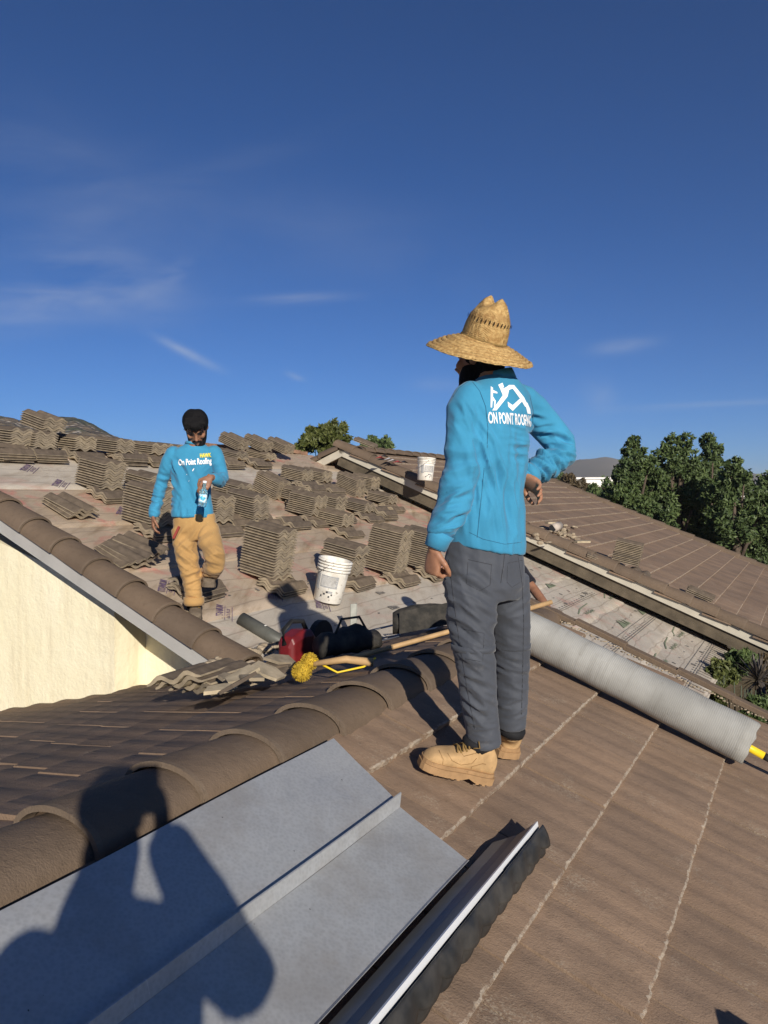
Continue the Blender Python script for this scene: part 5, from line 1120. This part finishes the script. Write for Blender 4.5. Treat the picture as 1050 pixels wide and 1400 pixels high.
gens = [(Q(217, 682, -.05), .10, ZD+Vector((.3, 0, 0)), .026, .013), (Q(222, 662, -.02), .08, ZD+Vector((.5, 0, 0)), .04, .012), (Q(238, 640, -.09), .08, Vector((.8, 0, .6)), .04, .013), (Q(245, 660, -.09), .16, Vector((.85, 0, .5)), .065, .010), (Q(275, 690, -.09), .16, Vector((1, 0, .4)), .07, .009), (Q(303, 655, -.08), .08, Vector((.3, .5, .8)), .032, .014), (Q(290, 640, -.09), .07, Vector((-.6, 0, .8)), .04, .011), (Q(250, 695, -.09), .12, Vector((1, 0, -.2)), .06, .008)]
sh2 = solid('shirt', st_, .0085, M_SHIRT, m2, 3, [(c_, r_, w_, l_*.9, A_*.9) for c_, r_, w_, l_, A_ in gens], .004, 8)
co, no = arr(sh2.data); zb = Q(263, 707).z; co[:, 2] = np.where(co[:, 2] < zb+.012, zb+.002*np.sin(co[:, 0]*40), co[:, 2]); sh2.data.vertices.foreach_set('co', co.ravel()); sh2.data.update()
MB().tube([Q(266, 608, .02), Q(266.5, 604.5, .02)], [(.082, .080), (.076, .076)], 24, ref=F2).build('collar', M_SHIRT, m2, True)
cst = ray(266, 632).normalized(); xx = Vector((1, .0, .055)).normalized(); yy = Vector((-.055, 0, 1)).normalized()
print_on(sh2, 'On Point Roofing', .068, Q(266.5, 631.5, -.15), xx, yy, cst, M_WHITE, 'chest_lettering', sh2, .0022, .56)
print_on(sh2, 'HAWK', .044, Q(281, 622.6, -.15), xx, yy, cst, M_YPRINT, 'chest_badge_lettering', sh2, .0022, .66)
for a, b, sz in ((264, 642, .010), (255, 649, .004), (258, 658, .004), (263.6, 643.5, .006)): print_poly(sh2, [[(-sz, -sz), (sz*.6, -sz*.4), (sz, sz*1.2), (-sz*.1, sz*.4)]], Q(a, b, -.15), xx, yy, cst, M_WHITE, 'paint_spot', sh2)
hl = Q(265, 846, .10); tl = Q(266, 851, -.19); boot(m2, Q(265, 842, .12), Q(266, 851, -.16), PA.n+ZD, 1.08, (M_BOOT2, M_BOOT2), Q(265, 828, .05), True, 7)
boot(m2, Q(281, 798, .20), Q(286, 803, -.08), ZD+VD*.1, 1.05, (M_BOOT2, M_BOOT2), Q(282, 786, .14), False, 8)
# the bottle in his hand
t = NT('clear_blue_plastic'); t.b.inputs['Transmission Weight'].default_value = .85; t.b.inputs['IOR'].default_value = 1.33; M_CLEAR = t.done((.55, .85, .95), .08, 0, .5)
t = NT('bottle_label_blue'); c = t.coord('Position'); M_BLAB = t.done(t.mix(t.rng(t.noise(c, 55, 3), .45, .55), (.05, .42, .62), (.75, .85, .88)), .4, 0, .5)
bt = P(278, 676, D2-.40); ax = Vector((-.10, -.08, -1)).normalized()
b0 = empty('water_bottle', bt+ax*.10, 'small clear water bottle with a blue label held by its neck', 'bottle')
def bring(z, r_): return ellring(bt+ax*z, ax.orthogonal().normalized(), ax.cross(ax.orthogonal()).normalized(), r_, r_, 24)
MB().rings([bring(z, r_) for z, r_ in ((-.085, .012), (-.05, .013), (-.03, .028), (-.015, .032), (.01, .031), (.06, .0315), (.085, .032), (.095, .026), (.096, .01))], True).build('bottle_shell', M_CLEAR, b0, True)
MB().rings([bring(z, r_) for z, r_ in ((.0, .0318), (.001, .0325), (.062, .0325), (.063, .0318))], False).build('bottle_label', M_BLAB, b0, True)
MB().rings([bring(z, r_) for z, r_ in ((-.105, .014), (-.1045, .0155), (-.087, .0155), (-.086, .014))], True).build('bottle_cap', M_WHITE, b0, True)

# ---------------------------------------------------------------- the man bending behind the roof edge
m3 = empty('person', P(662, 955, 6.76), 'person in a black short sleeved shirt bending behind the roof edge, one bare forearm showing', 'person')
body = MB(); F3 = Vector((.35, -.9, -.25)).normalized()
hd3 = P(686, 742, 6.35); h3 = head(body, hd3, (ZD+Vector((.1, -.5, 0))).normalized(), Vector((.25, -.8, -.7)), 1.0)
body.tube([P(678, 775, 6.45), P(683, 755, 6.38)], [.06, .055], 14, dome=True)
body.rings([ellring(c_, Vector((1, .1, 0)), Vector((-.1, .75, .55)).normalized(), rx, ry) for c_, rx, ry in ((P(662, 858, 6.75), .14, .10), (P(668, 818, 6.6), .14, .10), (P(676, 782, 6.47), .17, .10), (P(679, 768, 6.43), .08, .06))], True)
s3, e3, w3 = P(705, 778, 6.38), P(730, 806, 6.22), P(752, 836, 6.0)
body.tube([s3, s3.lerp(e3, .6), e3, e3.lerp(w3, .5), w3], [.048, .044, .040, .037, .028], 14, dome=True); hand(body, w3, Vector((.35, -.4, -.6)), Vector((-.3, -.6, -.3)), 1, (.4, .4, .3), 1.0)
s4, e4, w4 = P(648, 780, 6.5), P(640, 815, 6.3), P(655, 835, 6.05); body.tube([s4, e4, w4], [.046, .04, .03], 14, dome=True); hand(body, w4, Vector((.35, -.5, -.5)), Vector((.2, -.6, -.3)), -1, (.4, .4, .3), 1.0)
solid('body', body, .0075, M_SKIN2, m3, 3); eyes(h3, None, 1.0, m3)
hr = MB(); hr.ball(h3(0, -.02, .04), .086, .098, .086, None, 20, 12); solid('hair', hr, .008, M_HAIR, m3, 2, None, .004, 2)
sh3 = MB(); sh3.rings([ellring(c_, Vector((1, .1, 0)), Vector((-.1, .75, .55)).normalized(), rx, ry) for c_, rx, ry in ((P(661, 866, 6.77), .175, .135), (P(668, 818, 6.6), .175, .13), (P(675, 786, 6.48), .195, .125), (P(678, 772, 6.43), .12, .08), (P(680, 764, 6.41), .07, .065))], True)
sh3.tube([P(697, 776, 6.41), s3.lerp(e3, .15), s3.lerp(e3, .78)], [.085, .078, .066], 18); sh3.tube([s4, s4.lerp(e4, .7)], [.078, .066], 18, dome=True)
solid('shirt', sh3, .010, M_BLKT, m3, 3, [(P(722, 795, 6.2), .1, ZD+Vector((.6, 0, 0)), .04, .006)], .005, 3)
pt = MB(); pt.rings([ellring(c_, Vector((1, .1, 0)), Vector((-.1, .95, .2)).normalized(), rx, ry) for c_, rx, ry in ((P(661, 860, 6.78), .165, .125), (P(660, 880, 6.82), .18, .14), (P(661, 896, 6.82), .15, .11))], True)
fa, fb = PA.pt(6.10, -2.62, .08), PA.pt(6.45, -2.35, .08)
for hp_, ft in ((P(648, 885, 6.82), fa), (P(674, 885, 6.8), fb)): pt.tube([hp_, hp_.lerp(ft, .5)+Vector((.02, -.08, 0)), ft], [.095, .078, .066], 18)
solid('trousers', pt, .011, M_DENIM, m3, 3, None, .006, 3)
for ft in (fa, fb): boot(m3, ft-ZD*.07+Vector((0, .08, -.0)), ft-ZD*.07+Vector((.04, -.2, .02)), PA.n+ZD, 1.0, (M_BOOT2, M_BOOT2), ft+ZD*.06, False, 9)

# ---------------------------------------------------------------- the photographer, whose shadow falls across the flashing
pg = empty('person', Vector((.05, -.36, -1.70)), 'person holding up a phone whose long shadow falls across the metal flashing', 'person')
body = MB(); hC = Vector((-.02, -.25, -.0)); h4 = head(body, hC, ZD, Vector((.1, 1, -.05)), 1.0)
body.tube([Vector((0, -.31, -.22)), Vector((-.02, -.30, -.13)), Vector((-.03, -.29, -.08))], [.075, .058, .055], 14, dome=True)
body.rings([ellring(Vector((0.02, y_, z_)), Vector((1, .05, 0)), Vector((0, 1, 0)), rx, ry) for y_, z_, rx, ry in ((-.36, -.86, .14, .10), (-.35, -.6, .14, .10), (-.33, -.35, .17, .10), (-.32, -.24, .14, .08), (-.31, -.18, .06, .05))], True)
rs_, re_, rw_ = Vector((.19, -.29, -.22)), Vector((.275, -.17, -.40)), Vector((.062, -.075, -.12))
ls_, le_, lw_ = Vector((-.16, -.31, -.29)), Vector((-.13, -.15, -.42)), Vector((-.05, -.07, -.115))
for a, b, c_ in ((rs_, re_, rw_), (ls_, le_, lw_)): body.tube([a, a.lerp(b, .5), b, b.lerp(c_, .5), c_], [.045, .042, .04, .036, .028], 14, dome=True)
hand(body, rw_, Vector((-.10, .2, 1)), Vector((-1, .2, 0)), 1, (.3, .4, .4), .92, .2); hand(body, lw_, Vector((.15, .2, 1)), Vector((1, .1, 0)), -1, (.3, .4, .4), .92, .2)
solid('body', body, .008, M_SKIN, pg, 3); eyes(h4, None, 1, pg)
hr = MB(); hr.ball(h4(0, -.02, .04), .088, .102, .092, None, 20, 12); solid('hair', hr, .008, M_HAIR, pg, 2)
cp = MB(); cp.ball(h4(0, -.01, .055), .092, .106, .085, None, 22, 12); solid('cap', cp, .008, M_BLKT, pg, 2)
MB().rings([[h4(.07*math.cos(a)*k_, .07+.10*math.sin(a)*k_, .062+dz) for a in [math.pi*i/10 for i in range(11)]] for k_, dz in ((.4, .004), (1, 0), (1, -.004), (.4, 0))], False, 0, False).build('cap_peak', M_BLKT, pg, True)
sh4 = MB(); sh4.rings([ellring(Vector((0.02, y_, z_)), Vector((1, .05, 0)), Vector((0, 1, 0)), rx, ry) for y_, z_, rx, ry in ((-.36, -.90, .195, .14), (-.35, -.6, .18, .13), (-.33, -.35, .195, .125), (-.32, -.26, .18, .10), (-.31, -.19, .09, .075))], True)
for a, b, c_ in ((rs_, re_, rw_), (ls_, le_, lw_)): sh4.tube([a, a.lerp(b, .5), b, b.lerp(c_, .5), b.lerp(c_, .9)], [.080, .078, .078, .076, .062], 16, dome=True)
solid('shirt', sh4, .010, M_DENIM, pg, 3, None, .005, 3)
pt = MB(); pt.rings([ellring(Vector((.02, -.36, z_)), Vector((1, .05, 0)), Vector((0, 1, 0)), rx, ry) for z_, rx, ry in ((-.84, .175, .125), (-.93, .19, .14), (-1.02, .16, .12))], True)
for x_, zf in ((-.08, -1.60), (.13, -1.68)): pt.tube([Vector((x_, -.36, -.92)), Vector((x_*1.1, -.33, -1.3)), Vector((x_*1.15, -.38, zf))], [.10, .08, .065], 18)
solid('trousers', pt, .011, M_PANT, pg, 3, None, .005, 2)
for x_ in (-.09, .15):
    hl = R(*uv_of(Vector((x_, -.44, 0))), 0); hl.z = PB.z(uv_of(hl)[1])+.02; tl = Vector((x_+.03, -.15, 0)); tl.z = PB.z(uv_of(tl)[1])+.02; boot(pg, hl, tl, PB.n+ZD, 1.0, (M_BOOT2, M_BOOT2), hl+Vector((0, .06, .17)), False, 5)
ph = MB().box(Vector((0, -.013, -.02)), .074, .008, .15).build('phone', simple('dark_phone_glass', (.02, .02, .022), .25), None, False, .003); tag(ph, 'dark phone held upright in both hands of the person casting the shadow', 'phone')
# ================================================================ vegetation
def leaf_mat(name, base, lt):
    t = NT(name); r = t.island(); c = t.coord('Position'); col = t.mix(r, base, lt); col = t.mix(t.math('MULTIPLY', t.rng(t.noise(c, .9, 3), .4, .65), .5), col, tuple(x*.6 for x in base))
    return t.done(col, .55, 0, .35)
M_LEAF = leaf_mat('dark_green_leaf', (.044, .074, .022), (.12, .16, .052)); M_LEAFY = leaf_mat('yellow_green_leaf', (.050, .065, .014), (.13, .14, .04)); M_LEAFB = leaf_mat('dusty_brown_leaf', (.06, .045, .022), (.12, .085, .04))
M_BARK = simple('grey_brown_bark', (.10, .075, .055), .95, .3, 12, .8, kind='Position')
rng_ = np.random.RandomState(5)
def leaf_cloud(lobes, count, size, clumps=26, crad=.42, flat=.0):
    """lobes: (centre, rx, ry, rz). leaves gathered in clumps near each lobe's surface, fewer inside"""
    vol = np.array([l[1]*l[3] for l in lobes]); vol = vol/vol.sum(); V = []
    for (c, rx, ry, rz), w in zip(lobes, vol):
        n = max(20, int(count*w)); c = np.array(c); k = max(5, int(clumps))
        dirs = rng_.normal(size=(k, 3)); dirs /= np.linalg.norm(dirs, axis=1)[:, None]; rad = rng_.uniform(.55, 1.02, k)
        cen = dirs*rad[:, None]*np.array((rx, ry, rz)); cs = rng_.uniform(.6, 1.3, k)
        idx = rng_.randint(0, k, n); off = rng_.normal(size=(n, 3)); off /= np.linalg.norm(off, axis=1)[:, None]; off *= (rng_.uniform(0, 1, n)**.45)[:, None]
        V.append(c+cen[idx]+off*(cs[idx]*crad*min(rx, rz))[:, None])
    p = np.concatenate(V); n = len(p)
    a = rng_.normal(size=(n, 3)); a /= np.linalg.norm(a, axis=1)[:, None]; b = rng_.normal(size=(n, 3)); b -= a*(a*b).sum(1)[:, None]; b /= np.linalg.norm(b, axis=1)[:, None]
    s_ = (size*rng_.uniform(.6, 1.3, n))[:, None]; nn_ = np.cross(a, b)
    q = np.stack([p-a*s_, p+b*s_*.42+nn_*s_*.12, p+a*s_, p-b*s_*.42+nn_*s_*.12], 1).reshape(-1, 3)
    return q, np.arange(n*4).reshape(-1, 4)
def leaf_mesh(name, lobes, count, size, mat, **k):
    v, f = leaf_cloud(lobes, count, size, **k); me = bpy.data.meshes.new(name); me.from_pydata(v.tolist(), [], f.tolist()); me.materials.append(mat); return me
def plant(name, base, lobes, count, size, mat, label, cat, group=None, trunk=.2, limbs=True, **k):
    root = empty(name, base, label, cat, group); o = bpy.data.objects.new('crown', leaf_mesh('crown', lobes, count, size, mat, **k)); COL.objects.link(o); adopt(o, root)
    top = Vector(lobes[0][0]); h = top.z-base.z
    mb = MB().tube([base, base.lerp(top, .3)+Vector((.1*trunk, 0, 0)), base.lerp(top, .55)-Vector((.3*trunk, 0, 0)), base.lerp(top, .8)], [trunk, trunk*.8, trunk*.5, trunk*.12], 10)
    mb.build('trunk', M_BARK, root, True)
    if limbs:
        for l in lobes[1:]:
            c_ = Vector(l[0]); s0 = base.lerp(top, random.uniform(.3, .55)); MB().tube([s0, s0.lerp(c_, .5)+ZD*.1*trunk, c_], [trunk*.4, trunk*.28, trunk*.06], 7).build('limb', M_BARK, root, True)
    return root
def lobes_px(items, D, dd=1.2):
    out_ = []
    for px, py, r in items:
        d = D+random.uniform(-dd, dd); k = d/FPX; out_.append((P(px, py, d), r*k, r*k*1.1, r*k*1.12))
    return out_
def gpt(px, D): q = P(px, HY, D); q.z = GROUND; return q
random.seed(77)
G = 'dark green trees beyond the far roof'
plant('tree', gpt(872, 31), lobes_px([(866, 616, 15), (862, 642, 22), (888, 634, 11), (876, 668, 30), (846, 668, 20), (838, 690, 20), (870, 704, 32), (900, 690, 24), (895, 725, 34), (850, 715, 24), (898, 655, 14), (866, 604, 8)], 31), 27000, .10, M_LEAF, 'dark green tree with a single rounded peak beside the white building', 'tree', G, .22, clumps=44, crad=.30)
plant('tree', gpt(930, 33), lobes_px([(918, 608, 13), (936, 602, 11), (916, 630, 20), (938, 628, 16), (945, 648, 18), (928, 662, 30), (905, 668, 22), (955, 672, 26), (930, 700, 34), (960, 712, 34), (925, 735, 30), (950, 748, 26)], 33), 27000, .10, M_LEAF, 'dark green tree with a broad double top, between its two neighbours', 'tree', G, .24, clumps=44, crad=.30)
plant('tree', gpt(972, 35), lobes_px([(968, 604, 11), (975, 618, 12), (966, 636, 14), (980, 642, 13), (970, 676, 26), (985, 700, 30), (965, 740, 30)], 35), 20000, .10, M_LEAF, 'slender dark green tree rising behind the broad double topped one', 'tree', G, .22, clumps=40, crad=.30)
plant('tree', gpt(1010, 30), lobes_px([(1003, 636, 11), (1000, 652, 15), (1018, 652, 10), (990, 676, 20), (1012, 684, 26), (1000, 712, 32), (1032, 706, 26), (985, 742, 30), (1020, 740, 26), (1044, 690, 22), (1048, 725, 20), (1000, 760, 24)], 30), 25000, .10, M_LEAF, 'lower wide dark green tree with a ragged top beside the roof edge', 'tree', G, .22, clumps=42, crad=.30)
plant('tree', gpt(1075, 42), lobes_px([(1070, 680, 34), (1050, 690, 24), (1095, 690, 34), (1060, 715, 30), (1100, 730, 40)], 42), 7000, .2, M_LEAF, 'pale hazy green tree farther off behind the ragged topped tree', 'tree', G, .25)
plant('bush', gpt(440, 19.5), lobes_px([(440, 604, 15), (418, 608, 12), (430, 596, 12), (452, 594, 12), (464, 600, 12), (455, 582, 6), (468, 586, 7), (410, 612, 9), (445, 588, 9)], 19.5, .5), 6500, .075, M_LEAFY, 'yellow green leafy bush rising behind the ridge of the stripped roof', 'bush', None, .08, clumps=22, crad=.5)
plant('tree', gpt(515, 70), lobes_px([(507, 601, 5), (515, 605, 9), (502, 608, 7), (527, 604, 6), (533, 609, 7), (520, 612, 9), (498, 613, 6)], 70, 2), 2600, .24, M_LEAF, 'small distant dark tree showing above the far roof ridge', 'tree', None, .25, clumps=14)
random.seed(31)
BT = 'far brownish trees near the white building'
for k, (px, py, r, D) in enumerate(((778, 657, 9, 85), (765, 655, 8, 110), (795, 662, 6, 95), (752, 652, 6, 150), (822, 676, 7, 75), (812, 670, 6, 72), (842, 668, 9, 120), (740, 650, 6, 150))):
    plant('far_tree', gpt(px, D), lobes_px([(px, py, r), (px-r*.8, py+r*.5, r*.8), (px+r*.8, py+r*.5, r*.8), (px, py+r*1.2, r)], D, 2), 1500, .3, M_LEAFB if k % 2 == 0 else M_LEAF, ['brown leaved tree just in front of the white building', 'dark far tree in the haze beyond the far roof'][k % 2], 'tree', BT, .25, False, clumps=16)
# distant tree belt
bl = []
for k in range(150):
    d = rng_.uniform(300, 900); px = rng_.uniform(640, 1500); q = P(px, HY, d); q.z = GROUND+rng_.uniform(2, 6); r = rng_.uniform(3, 7); bl.append((q, r*1.5, r, r))
o = bpy.data.objects.new('tree_belt', leaf_mesh('tree_belt', bl, 14000, 1.0, M_LEAF, clumps=12)); COL.objects.link(o); tag(o, kind='stuff', label='far belt of hazy trees on the plain', cat='trees')
# yard planting by the end of the stripped roof
random.seed(13)
YG = 'yard plants below the eave'
def shrub(px, py, r, D, mat, label, cnt=2600, size=.045, n=7):
    k = D/FPX; L_ = [(P(px, py, D), r*k, r*k, r*k)]
    for i in range(n): L_.append((P(px+random.uniform(-r, r)*1.1, py+random.uniform(-.2, 1.6)*r, D+random.uniform(-.3, .3)), r*k*.7, r*k*.7, r*k*.7))
    b = P(px, py, D); b.z = GROUND; return plant('shrub', b, L_, cnt, size, mat, label, 'shrub', YG, .04, False, clumps=16)
shrub(1012, 902, 17, 11.0, M_LEAF, 'dark leafy shrub under the overhanging fascia board'); shrub(1042, 900, 16, 11.3, M_LEAFB, 'brownish shrub in shade under the fascia board beyond the dark leafy one', 2200)
shrub(985, 918, 14, 10.2, M_LEAFY, 'bright green shrub against the corner of the striped eave', 2600); shrub(972, 948, 12, 9.8, M_LEAFY, 'low green shrub showing over the edge tiles', 2200); shrub(1030, 968, 14, 9.6, M_LEAF, 'dark shrub behind the last edge tile', 2400)
shrub(1062, 955, 18, 9.9, M_LEAF, 'dark green shrub beside the spiky plant', 2400); shrub(1060, 920, 16, 12, M_LEAFB, 'dry brown shrub behind the spiky plant', 2000)
shrub(1045, 770, 22, 40, M_LEAF, 'dark shrub on the dirt beyond the far roof', 2500, .14)
M_SPIKE = leaf_mat('grey_purple_blade', (.055, .045, .042), (.13, .11, .09)); M_CACT = leaf_mat('grey_green_stem', (.05, .065, .04), (.11, .13, .08))
c0 = P(1037, 930, 10.4); root = empty('spiky_plant', Vector((c0.x, c0.y, GROUND)), 'spiky rosette of long thin grey leaves on a bare stem', 'plant', YG)
MB().tube([Vector((c0.x, c0.y, GROUND)), c0], [.07, .045], 10).build('stem', M_BARK, root, True)
for i in range(70):
    a = random.uniform(0, 6.283); e = random.uniform(-.5, 1.4); d_ = Vector((math.cos(a)*math.cos(e), math.sin(a)*math.cos(e), math.sin(e))); s_ = d_.cross(ZD).normalized()*.014; L_ = random.uniform(.28, .42)
    p1, p2 = c0+d_*L_*.55, c0+d_*L_-ZD*.05*(1-math.sin(e)); o = MB().add([c0-s_, c0+s_, p1+s_*1.3, p1-s_*1.3, p2], [(0, 1, 2, 3), (3, 2, 4)]).build('blade', M_SPIKE, root)
for i, (px, py, h) in enumerate(((978, 958, .32), (1000, 962, .38), (1018, 968, .3))):
    c0 = P(px, py, 9.9); root = empty('columnar_plant', Vector((c0.x, c0.y, GROUND)), 'clump of upright grey green stems behind the edge tiles', 'plant', YG)
    for k in range(7):
        q = Vector((c0.x+random.gauss(0, .05), c0.y+random.gauss(0, .05), GROUND)); tp = Vector((q.x+random.gauss(0, .09), q.y, c0.z+h*random.uniform(.6, 1))); MB().tube([q, q.lerp(tp, .6), tp], [.012, .016, .006], 8, dome=True).build('stem', M_CACT, root, True)
# ================================================================ far buildings
M_WHITEW = simple('white_render', (.78, .75, .70), .9, .06, 1, kind='Position'); M_GLASS = NT('dark_window_glass').done((.03, .035, .04), .1, 0, .5)
def block(px0, px1, pyt, D, dep, label):
    a, b = P(px0, pyt, D), P(px1, pyt, D); root = empty('white_building', Vector(((a.x+b.x)/2, D, GROUND)), label, 'building'); h = a.z-GROUND
    MB().box(((a.x+b.x)/2, D+dep/2, GROUND+h/2), b.x-a.x, dep, h).build('wall', M_WHITEW, root); MB().box(((a.x+b.x)/2, D+dep/2, GROUND+h+.15), b.x-a.x+.5, dep+.5, .3).build('parapet', M_WHITEW, root)
    n = max(2, int((b.x-a.x)/3.2))
    for i in range(n): MB().box((a.x+(b.x-a.x)*(i+.5)/n, D-.02, GROUND+h*.42), 1.2, .1, 1.3).build('window', M_GLASS, root)
block(786, 846, 655, 130, 25, 'low white flat roofed building beyond the brown leaved trees')
block(1015, 1075, 681, 90, 12, 'white building half hidden behind the ragged topped tree')
# unseen stack added so its corner shades the lower right of the near roof
random.seed(2)
O = PB.pt(*uv_of(Vector((.875, 1.50, 0))), .005); root = empty('tile_stack', O, 'stack of spare tiles standing on the near roof by the yellow pole', 'tile stack')
xs_ = (VD-ZD*.40).normalized(); pack_tiles(root, O, xs_, UD, xs_.cross(UD).normalized(), 12)
# ================================================================ haze
hz_ = MB().box((0, 7500, 85), 18200, 21200, 130).build('haze', None or bpy.data.materials.new('thin_haze'), None)
hm_ = hz_.data.materials[0]; hm_.use_nodes = True; nt = hm_.node_tree; nt.nodes.remove(nt.nodes['Principled BSDF']); pv = nt.nodes.new('ShaderNodeVolumePrincipled'); pv.inputs['Color'].default_value = (.96, .98, 1, 1); pv.inputs['Density'].default_value = 2.1e-4; pv.inputs['Anisotropy'].default_value = .2
nt.links.new(pv.outputs[0], nt.nodes['Material Output'].inputs['Volume']); tag(hz_, kind='stuff')
hz_.location.z = GROUND-1+65-85
